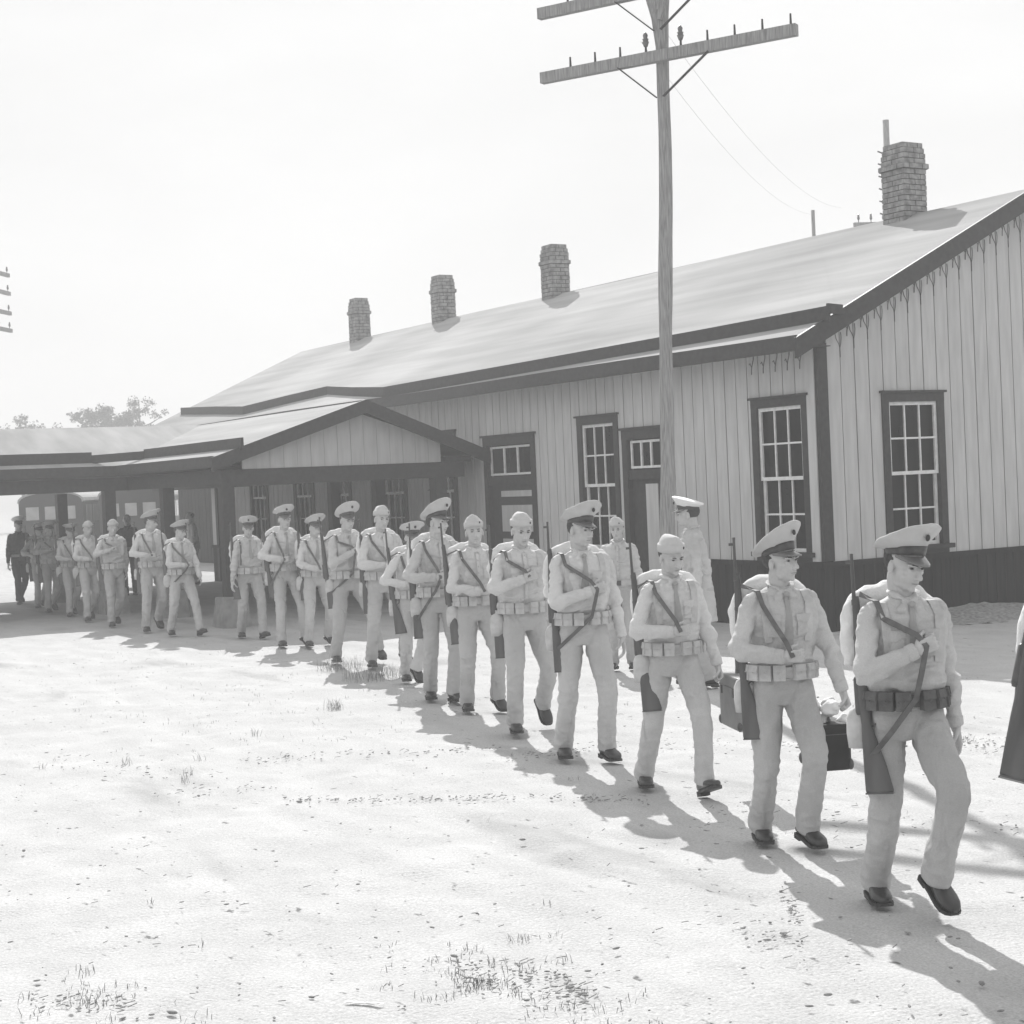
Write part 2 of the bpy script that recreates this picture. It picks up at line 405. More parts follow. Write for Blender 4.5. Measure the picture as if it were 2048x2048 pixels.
door(depot, -21.2, -20.5, 2.6, [(.2, .8, .3, 1.8)], True)

# dark raised strips standing in for the shade lines of a scalloped trim
g = G()
def trim_shade(mapf, u, z, kind):
    w = .024
    def st(pts, r=.007): tube(g, [mapf(u + a, z + b, w) for a, b in pts], [r] * len(pts), 5)
    if kind == 0:     # shade lines of a joint that divides into a rounded fork
        st([(0, -.52), (0, -.40), (-.02, -.35), (-.06, -.29), (-.078, -.22), (-.075, -.15), (-.062, -.10)], .0055)
        st([(0, -.40), (.018, -.34), (.026, -.27), (.020, -.20)], .0055)
    else:             # shade lines of a small leaf shaped drip between two joints
        st([(.0, -.30), (.004, -.23), (.022, -.17), (.045, -.11), (.05, -.06)], .007)
        st([(-.045, -.17), (-.022, -.15), (.0, -.20)], .0055)
u = .16
i = 0
while u < 7.3:
    if u > .3: trim_shade(GW, u - .005, roofz(u) - .16, 0); trim_shade(GW, u + .12, roofz(u + .12) - .17, 1)
    u += .24
for k in range(5): trim_shade(LW, -.16 - .24 * k - .12, 3.62, 1)
g.obj('frieze_shade_lines', mat('frieze_shade_tone', .12, .9, 9, .2), depot)

# roof
g = G()
H0, H1 = (-24.3, 3.72, 5.72), (-25.4, -.52, 3.68); XR = .30
def slab(g, pts, th):      # top polygon, thickened downward
    n = len(pts); V = [tuple(p) for p in pts] + [(p[0], p[1], p[2] - th) for p in pts]
    g.add(V, [tuple(range(n)), tuple(range(n, 2 * n))[::-1]] + [(i, n + i, n + (i + 1) % n, (i + 1) % n) for i in range(n)])
nseg = 26      # slight sag of an old roof
def rp(x, y):
    s_ = 0 if x > -1 else -.03 * math.sin((x + 1) * .55) * .6
    return (x, y, roofz(y) + s_ * .5)
def rs(x, f, lo=-.52, hi=3.72): return rp(x, lo + (hi - lo) * f)
xs = list(np.linspace(XR, -24.3, nseg + 1))
for a, b in zip(xs[:-1], xs[1:]):
    slab(g, [rs(b, 0), rs(a, 0), rs(a, .5), rs(b, .5)], .11)
    slab(g, [rs(b, .5), rs(a, .5), rs(a, 1), rs(b, 1)], .11)
slab(g, [(-25.4, -.52, 3.68), (-24.3, -.52, 3.68), (-24.3, 3.72, 5.72)], .11)
slab(g, [(-24.3, 3.72, 5.72), (XR, 3.72, 5.72), (XR, 7.96, 3.68), (-24.3, 7.96, 3.68)][::-1], .11)
slab(g, [(-25.4, -.52, 3.68), (-24.3, 3.72, 5.72), (-24.3, 7.96, 3.68), (-25.4, 7.96, 3.68)], .11)
roof = g.obj('roof', M['roof'], depot)
g = G()
xs2 = xs + [-25.4]
for a, b in zip(xs2[:-1], xs2[1:]):
    pa, pb = rs(a, 0), rs(b, 0); bar(g, (pa[0], -.555, pa[2] - .085), (pb[0], -.555, pb[2] - .085), .05, .19)
box(g, -25.3, XR, -.53, -.01, 3.555, 3.565)
g.obj('fascia', M['trim'], depot)
g = G()
for (y0, y1) in ((-.60, 3.72), (8.04, 3.72)):
    z0, z1 = roofz(max(min(y0, 8.04), -.6)), 5.72
    hexa(g, [(XR, y0, z0 - .24), (XR + .05, y0, z0 - .24), (XR + .05, y1, z1 - .24), (XR, y1, z1 - .24), (XR, y0, z0 + .015), (XR + .05, y0, z0 + .015), (XR + .05, y1, z1 + .015), (XR, y1, z1 + .015)])
g.obj('rake_board', M['trim'], depot)
g = G()
gp = [(XR + .12, -.12), (-2, -.22), (-6, -.34), (-11.2, -.46), (-13, -.2), (-14.9, .12), (-16.5, -.02), (-18.6, -.25), (-21, .05), (-24.5, .42)]
for (a, b) in zip(gp[:-1], gp[1:]):
    bar(g, (a[0], a[1], roofz(a[1]) + .075), (b[0], b[1], roofz(b[1]) + .075), .045, .19)
bar(g, (XR + .11, -.14, roofz(-.12) + .14), (XR + .11, .1, roofz(.1) + .02), .04, .12)
g.obj('gutter_board', M['trim'], depot)

# chimneys: real brick courses over a mortar core
mbrick = mat('sooty_chimney_brick', .24, .95, 9, .45, .5, 60); mort = mat('chimney_mortar', .05, 1, 20, .2)
def chimney(x, y, w, top):
    core = G(); zb = 4.9; nrow = int((top - zb) / .078)
    g = G()
    for r in range(nrow):
        z = zb + r * .078; f = (z - 5.72) / (top - 5.72)
        hw = w / 2 * (1.0 if f < .74 else 1.0 - .22 * (f - .74) / .26)
        if .56 < f < .62: hw *= 1.13
        if .90 < f < .97: hw *= 1.0
        box(core, x - hw + .012, x + hw - .012, y - hw + .012, y + hw - .012, z - .005, z + .078)
        off = .5 if r % 2 else 0
        for side in range(4):
            nb = 2; L = 2 * hw / nb; k0 = -off
            while k0 < nb:
                a = max(0, k0) * L - hw; b = min(nb, k0 + 1) * L - hw; k0 += 1
                if b - a < .02: continue
                j = random.uniform(-.006, .006); a += .006; b -= .006; z0, z1 = z + .006, z + .072
                if side == 0: box(g, x + a, x + b, y - hw + j, y - hw + .05, z0, z1)
                elif side == 1: box(g, x + a, x + b, y + hw - .05, y + hw + j, z0, z1)
                elif side == 2: box(g, x + hw - .05, x + hw + j, y + a, y + b, z0, z1)
                else: box(g, x - hw + j, x - hw + .05, y + a, y + b, z0, z1)
    c = g.obj('chimney', mbrick, roof)
    core.obj('mortar', mort, c) if False else None
    core.obj('chimney_core', mort, depot)
for x, w, tp in ((-20.73, .40, 6.70), (-16.43, .41, 6.72), (-11.77, .42, 6.72), (-2.11, .46, 6.84)): chimney(x, 3.72, w, tp)

# ================================================================== platform canopy (own thing: gable front + cross wing)
can = empty('platform_canopy', (-8.5, -2.3, 0), label='low dark trimmed platform canopy with gabled end joined to the station front', cat='canopy')
def cobj(g, name, m, smooth=False):
    o = g.obj(name, m, can, smooth); o.matrix_parent_inverse = Matrix.Translation((8.5, 2.3, 0)); return o
RY, RZ, EY, EZ = -2.30, 3.46, -4.90, 2.62; k_ = (RZ - EZ) / (RY - EY); X0 = -8.25; WX = -15.75; IX = -13.15
g = G()
def seamed(pts): slab(g, pts, .07)
seamed([(WX, RY, RZ), (IX, EY, EZ), (X0, EY, EZ), (X0, RY, RZ)])
seamed([(WX - 6, RY, RZ), (X0, RY, RZ), (X0, .02 - .12, 2.60), (WX - 6, -.10, 2.60)])
seamed([(IX, EY, EZ), (WX, RY, RZ), (WX, -40, RZ), (IX, -40, EZ)])
seamed([(WX, RY, RZ), (WX - 2.6, RY, EZ), (WX - 2.6, -40, EZ), (WX, -40, RZ)])
seamed([(WX, RY, RZ), (WX - 6, RY, RZ), (WX - 6, EY, EZ), (WX - 1.0, EY, EZ)])
cobj(g, 'canopy_roof', M['roof'])
g = G()
bar(g, (X0, EY - .03, EZ - .06), (IX, EY - .03, EZ - .06), .05, .17)
bar(g, (IX + .03, EY - .05, EZ - .06), (IX + .03, -40, EZ - .06), .05, .17)
cobj(g, 'fascia', M['trim'])
g = G()
bar(g, (X0 + .12, EY + .42, EZ + .20), (IX + .35, EY + .42, EZ + .20), .045, .19)
bar(g, (IX + .35, EY + .42, EZ + .19), (IX - .32, EY - .35, EZ + .16), .045, .15)
bar(g, (IX - .32, EY - .35, EZ + .19), (IX - .32, -40, EZ + .19), .045, .2)
cobj(g, 'gutter_board', M['trim'])
g = G()
for ya, yb, za, zb in ((EY - .06, RY, EZ - .02, RZ), (-.02, RY, 2.57, RZ)):
    hexa(g, [(X0, ya, za - .2), (X0 + .05, ya, za - .2), (X0 + .05, yb, zb - .2), (X0, yb, zb - .2), (X0, ya, za + .02), (X0 + .05, ya, za + .02), (X0 + .05, yb, zb + .02), (X0, yb, zb + .02)])
cobj(g, 'rake_board', M['trim'])
g = G()
siding(g, lambda u, z, w: (-8.5 + w, u, z), -4.36, -.82, 2.43, lambda u: RZ - .19 - k_ * abs(u - RY) * 1.02, [], board=.236, gap=.006)
cobj(g, 'gable_boards', M['wall'])
g = G()
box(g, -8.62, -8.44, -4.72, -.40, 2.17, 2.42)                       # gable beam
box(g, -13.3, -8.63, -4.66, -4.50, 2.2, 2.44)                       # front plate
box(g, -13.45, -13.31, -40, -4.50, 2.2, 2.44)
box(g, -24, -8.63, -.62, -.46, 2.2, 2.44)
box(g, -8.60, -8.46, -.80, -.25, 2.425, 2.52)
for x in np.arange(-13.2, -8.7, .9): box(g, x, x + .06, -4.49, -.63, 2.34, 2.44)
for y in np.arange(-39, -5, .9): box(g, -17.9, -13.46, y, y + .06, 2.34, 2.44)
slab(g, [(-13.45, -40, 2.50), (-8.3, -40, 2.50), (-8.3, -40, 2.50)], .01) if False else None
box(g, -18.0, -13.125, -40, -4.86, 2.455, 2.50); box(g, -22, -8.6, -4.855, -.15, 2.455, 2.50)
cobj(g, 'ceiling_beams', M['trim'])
g = G()
posts = [(-8.55, -4.62), (-8.55, -.85), (-11.45, -4.58), (-13.38, -5.0), (-13.38, -7.4), (-17.9, -4.6), (-17.9, -7.4), (-11.45, -.55), (-13.4, -.55)]
for (x, y) in posts:
    g = G(); box(g, x - .10, x + .10, y - .10, y + .10, .45, 2.20)
    o = cobj(g, 'post', M['trim'])
    g = G(); hexa(g, [(x - .24, y - .24, -.05), (x + .24, y - .24, -.05), (x + .24, y + .24, -.05), (x - .24, y + .24, -.05), (x - .19, y - .19, .45), (x + .19, y - .19, .45), (x + .19, y + .19, .45), (x - .19, y + .19, .45)])
    o2 = g.obj('pedestal', mat('rough_concrete', .28, .95, 8, .2, .5, 40) if 'conc' not in M else M['conc'], o); M['conc'] = o2.data.materials[0]; o2.matrix_parent_inverse = Matrix.Translation((8.5, 2.3, 0)) @ Matrix.Identity(4)
    o2.matrix_parent_inverse = Matrix.Identity(4)
# hanging lamp under the gable
g = G(); tube(g, [(-8.8, -.75, 2.2), (-8.8, -.75, 2.05)], [.01, .01], 6); tube(g, [(-8.8, -.75, 2.07), (-8.8, -.75, 2.03), (-8.8, -.75, 1.96)], [.03, .06, .17], 16); ell(g, (-8.8, -.75, 1.96), (.06, .06, .07))
tag(g.obj('hanging_lamp', M['iron'], smooth=True), 'dark enamel lamp hanging below the canopy gable near the wall', 'lamp')

# ================================================================== poles
def mkinsul(g, p):
    x, y, z = p; tube(g, [(x, y, z), (x, y, z + .05), (x, y, z + .052), (x, y, z + .08), (x, y, z + .085), (x, y, z + .12), (x, y, z + .15)], [.02, .038, .024, .035, .02, .028, .01], 10)
pole = empty('telegraph_pole', (1.864, -3.827, 0), label='tall weathered timber pole with pin crossarms standing in front of the station', cat='utility pole')
rel = Matrix.Translation((-1.95, 3.68, 0))
def po(g, n, m, p=pole, smooth=False):
    o = g.obj(n, m, p, smooth); return o
g = G(); zz = np.linspace(-.1, 6.3, 30)
pts = [(.012 * math.sin(z * 1.7) + .096 * (z / 6) , .012 * math.cos(z * 2.3) + .177 * (z / 6), z) for z in zz]
rad = [.079 - .0018 * z + .003 * math.sin(z * 5) for z in zz]
pts += [(.096, .177, 6.5), (.09, .17, 6.8), (.07, .16, 7.05), (.06, .16, 7.6), (.06, .16, 7.75)]; rad += [.070, .09, .13, .14, .13]
tube(g, pts, rad, 18)
me = g.mesh('pole_shaft', True); v = getv(me); n_ = getn(me); v += n_ * ((vnoise(v * (14, 14, 1.5)) - .5) * .02)[:, None]; setv(me, v); me.materials.append(M['pole']); link('pole_shaft', me, pole)
ad = np.array([3.05, 1.60, 0]); ad /= np.linalg.norm(ad); ap = np.array([ad[1], -ad[0], 0])
def crossarm(zc, half, insul, parent, offs=.12, sc=1.0, base=np.zeros(3)):
    c = np.array([.096, .177, zc]) + ad * .06 + ap * offs * .8 + base
    g = G(); bar(g, c - ad * half, c + ad * half, .085, .115)
    arm = g.obj('crossarm', M['pole'], parent)
    n = 10; k = 0
    for i in range(n):
        t_ = (.20 + .30 * (i - 5)) if i >= 5 else -(.20 + .30 * (4 - i))
        if i == 0: continue
        g = G(); p = c + ad * t_ + np.array([0, 0, .05])
        tube(g, [p, p + (0, 0, .12)], [.014, .010], 6); g.obj('pin', M['iron'], arm)
        if i in insul:
            g = G(); mkinsul(g, p + (0, 0, .07)); g.obj('insulator', M['insul'], arm, smooth=True)
    for s_ in (-1, 1):
        g = G(); bar(g, c + ad * s_ * .52 * sc + (0, 0, -.05) + ap * .03, np.array([.096, .177, zc - .42]) + base + ap * .10 + ad * s_ * .04, .012, .035, up=tuple(ap)); g.obj('brace', M['iron'], parent)
crossarm(6.38, 1.46, (4, 5), pole); crossarm(7.07, 1.46, (4, 6), pole)
g = G()
for k in (0, 1): bar(g, np.array([.13, .08, 6.75 + k * .1]) + ad * .05, np.array([.16, .08, 7.1 + k * .2]) + ad * .12, .05, .05)
g.obj('cleat', M['pole'], pole)
# poles behind the station
def farpole(loc, top, r, label, arms, half=1.2, name='telegraph_pole', dirv=None, extras=False):
    p = empty(name, loc, label=label, cat='utility pole')
    g = G(); tube(g, [(0, 0, -.1), (0, 0, top * .5), (0, 0, top)], [r * 1.25, r * 1.1, r], 12); g.obj('pole_shaft', M['pole'], p, smooth=True)
    d = np.array(dirv if dirv is not None else ad, float); d /= np.linalg.norm(d)
    for z in arms:
        g = G(); c = np.array([0, 0, z]); bar(g, c - d * half, c + d * half, .09, .12); a_ = g.obj('crossarm', M['pole'], p)
        for i in range(6):
            t_ = -half + .12 + (2 * half - .24) * i / 5; q = c + d * t_; g = G(); tube(g, [q, q + (0, 0, .16)], [.014, .01], 6); mkinsul(g, q + (0, 0, .12)); g.obj('insulator', M['insul'], a_, smooth=True)
    if extras:
        for s_ in (-1, 1):
            for k in range(9):
                z = top - .8 - k * .3; x = s_ * (r + .03) ; q = np.array([x * d[0] * 1.0, x * d[1], z])
                g = G(); bar(g, q, q + np.array([s_ * .13 * d[0], s_ * .13 * d[1], .05]), .03, .03); g.obj('climbing_rung', M['iron'], p)
            g = G(); bar(g, np.array([s_ * .2 * d[0], s_ * .2 * d[1], top - 1.5]), np.array([s_ * .2 * d[0], s_ * .2 * d[1], top - .55]), .04, .04); g.obj('side_bar', M['iron'], p)
        return p
farpole((-13.76, 14.7, 0), 10.4, .075, 'dark pole with iron rungs rising right behind the largest chimney', (7.88,), .9, extras=True, dirv=(-.35, -.8, 0))
farpole((-14.7, 13.1, 0), 8.3, .045, 'thin pole tip just showing above the station ridge left of the largest chimney', (), 0)
lp = farpole((-35.8, -1.75, 0), 9.9, .10, 'distant multi arm pole at the left edge beyond the canopy', (9.32, 8.74, 8.11, 7.56), 2.1, dirv=(-.79, .61, 0))
# two wires leaving the near crossarm
for s_, ins in ((0, -.17), (1, .15)):
    a = np.array([1.98, -3.68, 6.38]) + ap * .12 + ad * ins * 1.0 + (0, 0, .17); b = np.array([-14.7 + s_ * 1, 13.1, 8.2])
    g = G(); pts = [a + (b - a) * t_ + np.array([0, 0, -1.2 * 4 * t_ * (1 - t_) * .35]) for t_ in np.linspace(0, 1, 24)]; tube(g, pts, [.0014] * 24, 5)
    tag(g.obj('wire', M['iron']), ['thin sagging wire from the pole left insulator over the station roof', 'thin sagging wire from the pole right insulator over the station roof'][s_], 'wire')

# stand pipe by the near corner
sp = empty('standpipe', (4.2, -2.3, 0))
bpy.data.objects.remove(sp)

# ================================================================== vehicles beyond the canopy
def bus(loc, rz, label, W=2.1, H=2.45, L=6.5):
    r = empty('bus', loc, rz, label=label, cat='bus')
    dark = M.setdefault('bus', mat('dull_dark_bus_paint', .025, .5, 4, .25)); g = G(); prof = []
    for t_ in np.linspace(0, PI, 15): prof.append((W / 2 * math.cos(t_), H - .35 + .35 * math.sin(t_) ** .8))
    prof = [(W / 2, .5)] + prof + [(-W / 2, .5)]
    prism(g, prof, 0, -L, lambda u, v, w_: (u, -w_, v)); g.obj('body', dark, r)
    g = G(); pr2 = [(p[0] * 1.03, p[1] + .03) for p in prof[1:-1]]; inner = [(p[0] * .99, p[1] - .02) for p in prof[1:-1]]
    for i in range(len(pr2) - 1):
        a, b, c, d = pr2[i], pr2[i + 1], inner[i + 1], inner[i]
        hexa(g, [(a[0], -.04, a[1]), (b[0], -.04, b[1]), (c[0], -.04, c[1]), (d[0], -.04, d[1]), (a[0], L, a[1]), (b[0], L, b[1]), (c[0], L, c[1]), (d[0], L, d[1])])
    g.obj('roof', M['roof'], r)
    for (a, b) in ((-.86, -.34), (-.24, .24), (.34, .86)):
        g = G(); s_ = W / 2 / 1.05; box(g, a * s_, b * s_, -.03, -.003, 1.42, 1.95); fr = g.obj('window', dark, r)
        g = G(); box(g, a * s_ + .05, b * s_ - .05, -.045, -.034, 1.47, 1.90); g.obj('pane', M['sky_glass'], fr)
    for i in range(5):
        g = G(); y0 = .5 + i * 1.15; box(g, W / 2 + .003, W / 2 + .02, y0, y0 + .85, 1.35, 1.92); g.obj('window', M['sky_glass'], r)
    for s_ in (-1, 1):
        for y in (1.1, L - 1.2):
            g = G(); x = s_ * (W / 2 - .14); tube(g, [(x - .12, y, .48), (x + .12, y, .48)], [.48, .48], 24); wh = g.obj('wheel', M['gap'], r)
        g = G(); ell(g, (s_ * .75, -.06, .95), (.10, .05, .10)); g.obj('lamp', M['steel'], r, smooth=True)
    g = G(); box(g, -W / 2, W / 2, -.16, -.06, .55, .72); g.obj('bumper', M['steel'], r)
    return r
M['sky_glass'] = mat('sky_toned_window_glass', .35, .15, 2, .25, spec=.8)  # pale base colour paints in the bright sky seen through these windows
va = math.atan2(.513, -.858) - PI / 2
bus((-37.9, 3.3, 0), va + .12, 'dark round roofed bus parked beyond the canopy, nearest the station building')
bus((-38.9, .9, 0), va + .05, 'dark bus parked beyond the canopy, partly behind the middle canopy post', H=2.38)
# side-on passenger coach
r = empty('passenger_coach', (-40.5, -4.9, 0), va + .25, label='long dark passenger coach side with a row of bright windows at far left', cat='railway coach')
g = G(); L_ = 14; ww = [(-12.6 + i * 1.05, -12.6 + i * 1.05 + .7) for i in range(16)]
siding(g, lambda u, z, w: (u, -w, z), -13, 4.2, .6, lambda u: 2.45, [(a, b, 1.35, 2.12) for a, b in ww], thick=.12, board=30, gap=0)
g.obj('body', M['bus'], r)
g = G(); box(g, -13.1, 4.3, -.16, .2, 2.45, 2.62); g.obj('roof', M['roof'], r)
for a, b in ww:
    g = G(); box(g, a, b, -.06, -.04, 1.72, 2.10); g.obj('pane', M['sky_glass'], r)
g = G(); box(g, -13, 4.2, .0, .05, .3, .6)
for x in range(-12, 4, 2): tube(g, [(x, -.1, .35), (x, .0, .35)], [.36, .36], 20)
g.obj('undercarriage', M['gap'], r)
# shed closing the view between canopy and station end
g = G(); siding(g, lambda u, z, w: (u, -w, z), -34, -29, 0, lambda u: 3.0, [], board=.3); box(g, -34, -29, .01, 5, 0, 3.0)
sh = empty('freight_shed', (0, 3.6, 0), label='dark plank freight shed standing behind the canopy', cat='shed'); g.obj('wall', M['trim'], sh)
g = G(); slab(g, [(-34.3, -.4, 3.0), (-28.7, -.4, 3.0), (-28.7, 5.2, 3.3), (-34.3, 5.2, 3.3)], .1); g.obj('roof', M['trim'], sh)

# ================================================================== far trees
mleaf = mat('pine_foliage', .05, .9, 3, .3); mbark = mat('pine_bark', .07, .9, 6, .3)
def tree(loc, h, cw, label, seed, spread=.45, full=1.0, bare=.55):
    f_ = .60; loc = (CAM[0] + (loc[0] - CAM[0]) * f_, CAM[1] + (loc[1] - CAM[1]) * f_, 0); h = 2.05 + (h - 2.05) * f_; cw *= f_
    r = empty('pine_tree', loc, label=label, cat='tree', group='trees beyond the far roofs'); rr = random.Random(seed)
    g = G(); tube(g, [(0, 0, -.2), (.1, .05, h * .5), (.0, .1, h * .97)], [.17, .12, .03], 8)
    limbs = []
    for k in range(16):
        z = h * (bare + (1 - bare) * rr.random() ** .8 * .96); a = rr.random() * 2 * PI; f = (z / h - bare) / (1 - bare)
        L = cw * (.5 + .9 * math.sin(PI * min(1, f * .8 + .18))) * .5 * rr.uniform(.6, 1.2)
        e = (math.cos(a) * L, math.sin(a) * L, z + L * .25); tube(g, [(0, 0, z - .3), (e[0] * .5, e[1] * .5, z), e], [.07, .05, .02], 5); limbs.append((e, L))
    g.obj('trunk', mbark, r)
    V = []; F = []; k = 0
    for e, L in limbs + [((0, 0, h * .97), .8)]:
        for c in range(int(3.4 * full)):
            cx = [e[i] * rr.uniform(.55, 1.1) + rr.gauss(0, .18) if i < 2 else e[i] + rr.gauss(0, .22) for i in range(3)]; R0 = rr.uniform(.22, .48)
            for q_ in range(46):
                d = np.array([rr.gauss(0, 1), rr.gauss(0, 1), rr.gauss(0, .6)]); d *= R0 * rr.random() ** .4 / (np.linalg.norm(d) + 1e-6); p = np.array(cx) + d
                a = np.array([rr.gauss(0, 1) for _ in range(3)]); a *= .09 / np.linalg.norm(a); b = np.array([rr.gauss(0, 1) for _ in range(3)]); b *= .09 / np.linalg.norm(b)
                V += [p - a, p + a, p + b * 1.3]; F.append((k, k + 1, k + 2)); k += 3
    g = G(); g.add(V, F); g.obj('crown', mleaf, r)
tree((-179.1, 50.2, 0), 13.9, 6.2, 'tallest distant pine, rightmost above the low canopy roof', 3, bare=.45)
tree((-180.6, 47.2, 0), 12.6, 6.0, 'broad distant pine just left of the tallest pine', 5, full=1.6, bare=.4)
tree((-177.6, 47.6, 0), 11.6, 5.0, 'low bushy distant tree filling between the two larger pines', 15, full=1.8, bare=.3)
tree((-182.5, 44.2, 0), 12.5, 4.6, 'thin distant pine with open crown standing alone', 8, bare=.5)
tree((-186.2, 37.7, 0), 12.2, 5.6, 'round distant pine at the left edge of the view', 11, bare=.45)
tree((-185.0, 40.6, 0), 10.8, 4.2, 'low ragged distant tree beside the left edge pine', 12, full=.7, bare=.5)
tree((-181.5, 46.0, 0), 10.9, 4.4, 'small distant tree between thin pine and broad pine', 14, full=1.0, bare=.35)

# ================================================================== grass, litter
g = G(); rr = random.Random(4)
def tuft(x, y, n, h, sp):
    for _ in range(n):
        a = rr.random() * 2 * PI; d = sp * rr.random() ** .7; bx_, by_ = x + math.cos(a) * d, y + math.sin(a) * d
        l = h * rr.uniform(.4, 1.1); le = rr.uniform(.2, .9); t_ = rr.random() * 2 * PI; ex, ey = bx_ + math.cos(t_) * l * le, by_ + math.sin(t_) * l * le
        w_ = .0016; px, py = -math.sin(t_) * w_, math.cos(t_) * w_
        g.add([(bx_ - px, by_ - py, -.02), (bx_ + px, by_ + py, -.02), ((bx_ + ex) / 2 + px, (by_ + ey) / 2 + py, l * .7 - .02), ((bx_ + ex) / 2 - px, (by_ + ey) / 2 - py, l * .7 - .02), (ex, ey, l - .02)], [(0, 1, 2, 3), (3, 2, 4)])
tuft(1.65, -7.58, 55, .11, .10); tuft(-.25, -6.24, 260, .16, .34); tuft(-1.47, -6.06, 160, .16, .28); tuft(9.91, -10.74, 60, .045, .09)
tuft(7.04, -5.07, 60, .09, .2)
for x, y in ((2.71, -8.8), (4.09, -9.89), (3.01, -10.67), (4.39, -10.02), (3.6, -9.6), (3.3, -10.1)): tuft(x, y, rr.randint(5, 14), .08, .05)
for _ in range(45):
    tuft(9.9 + rr.gauss(0, .45), -10.6 + rr.gauss(0, .22), rr.randint(4, 12), .035, .06)
for _ in range(26): tuft(9.2 + rr.gauss(0, .3), -12.1 + rr.gauss(0, .12), rr.randint(5, 12), .04, .07)
for _ in range(40): tuft(rr.uniform(-2, 11), rr.uniform(-12, -4), rr.randint(2, 5), .035, .04)
for _ in range(120):           # sparse low grass of the darker patches at left
    x = rr.uniform(-6, 3.5); tuft(x, -7.6 - .18 * (x + 2) + rr.gauss(0, .7), rr.randint(2, 5), .03, .15)
tag(g.obj('grass', mat('dry_grass', .23, .9, 10, .4)), 'sparse dry grass tufts scattered over the pale sand', 'grass', kind='stuff')
def gpt(px, py):                                  # ground point seen at a position of the view, used only to scatter litter
    d = CF + CR * ((px - 1024) / 3296.9) - CU * ((py - 1024) / 3296.9); t_ = -CAM[2] / d.z; return CAM[0] + d.x * t_, CAM[1] + d.y * t_
g = G()
spots = []
for _ in range(330): spots.append((rr.uniform(-10, 2060), 1250 + 800 * rr.random() ** .8, 1))
for (x0, y0, x1, y1, n_, sy) in ((470, 1520, 1000, 1495, 130, 5), (560, 1600, 1000, 1597, 120, 4), (1000, 1515, 1180, 1500, 70, 6), (1000, 1590, 1300, 1600, 70, 4), (1150, 1500, 2040, 1480, 160, 9), (1400, 1630, 2040, 1650, 60, 14), (1900, 1480, 2046, 1500, 70, 8), (300, 1590, 560, 1575, 30, 5), (60, 1530, 420, 1560, 50, 16), (1480, 1860, 1620, 1890, 30, 18), (900, 1940, 1180, 1975, 160, 22), (60, 2000, 260, 2010, 50, 12), (1560, 1770, 1600, 1850, 40, 18)):
    for _ in range(n_):
        t_ = rr.random(); spots.append((x0 + (x1 - x0) * t_, y0 + (y1 - y0) * t_ + rr.gauss(0, sy), 1.0))
for k, (px, py, f) in enumerate(spots):
    x, y = gpt(px, py); s_ = f * rr.uniform(.003, .009) * (1.8 if rr.random() < .04 else 1)
    if k % 4 == 0:
        a = rr.gauss(1.0, .5); L = rr.uniform(.012, .045); bar(g, (x, y, .0), (x + math.cos(a) * L, y + math.sin(a) * L, rr.uniform(.002, .012)), .003, .003)
    else: ell(g, (x, y, 0), (s_ * rr.uniform(1, 2.2), s_ * rr.uniform(.6, 1), s_ * .5), 6, 4, rot('Z', rr.random() * 3))
tag(g.obj('gravel', mat('dark_grit', .24, .9, 20, .4)), 'scattered dark grit and twigs on the pale sand', 'gravel', kind='stuff')
g = G(); V = []
for i in range(7):
    for j in range(3): V.append((9.84 + i * .018, -11.30 + j * .014 + i * .016, .003 + .005 * math.sin(i * 1.3 + j) ** 2))
F = [(i * 3 + j, (i + 1) * 3 + j, (i + 1) * 3 + j + 1, i * 3 + j + 1) for i in range(6) for j in range(2)]; g.add(V, F); V2 = [(a, b, c - .002) for a, b, c in V]; g.add(V2, [f[::-1] for f in F])
tag(g.obj('paper_scrap', M['sash']), 'crumpled white paper scrap lying on the sand near the camera', 'paper')

# ================================================================== haze volume added to lift far darks like a lens veil
g = G(); box(g, -1100, 1100, -1100, 1100, -1.5, 16.5)
hm = bpy.data.materials.new('veil_haze'); hm.use_nodes = True; t = hm.node_tree; t.nodes.clear()
o_ = t.nodes.new("ShaderNodeOutputMaterial"); pv = t.nodes.new("ShaderNodeVolumePrincipled")
pv.inputs["Color"].default_value = (.97, .97, .97, 1); pv.inputs["Density"].default_value = .0052; pv.inputs["Anisotropy"].default_value = .1
t.links.new(pv.outputs[0], o_.inputs["Volume"])
tag(g.obj('haze', hm), kind='stuff')
# ================================================================== people
def A3(*a): return np.array(a, float)
def ik(a, b, l1, l2, pole):
    d = b - a; L = np.linalg.norm(d); L2 = min(L, (l1 + l2) * .999); d = d / L; b = a + d * L2
    x = (l1 * l1 - l2 * l2 + L2 * L2) / (2 * L2); h = math.sqrt(max(l1 * l1 - x * x, 0))
    p = pole - d * (pole @ d); p /= np.linalg.norm(p)
    return a + d * x + p * h, b
def strap(g, pts, wd, th, nrm):                  # flat band through pts, nrm = outward normals
    P = np.array(pts, float); N = np.array(nrm, float); k = len(P); V = []
    for i in range(k):
        d = P[min(i + 1, k - 1)] - P[max(i - 1, 0)]; d /= np.linalg.norm(d); n = N[i] - d * (N[i] @ d); n /= np.linalg.norm(n); s_ = np.cross(d, n)
        V += [P[i] - s_ * wd / 2, P[i] + s_ * wd / 2, P[i] + s_ * wd / 2 + n * th, P[i] - s_ * wd / 2 + n * th]
    F = [(0, 3, 2, 1), tuple(4 * (k - 1) + j for j in range(4))]
    for i in range(k - 1):
        for j in range(4): F.append((4 * i + j, 4 * i + (j + 1) % 4, 4 * i + 4 + (j + 1) % 4, 4 * i + 4 + j))
    g.add(V, F)
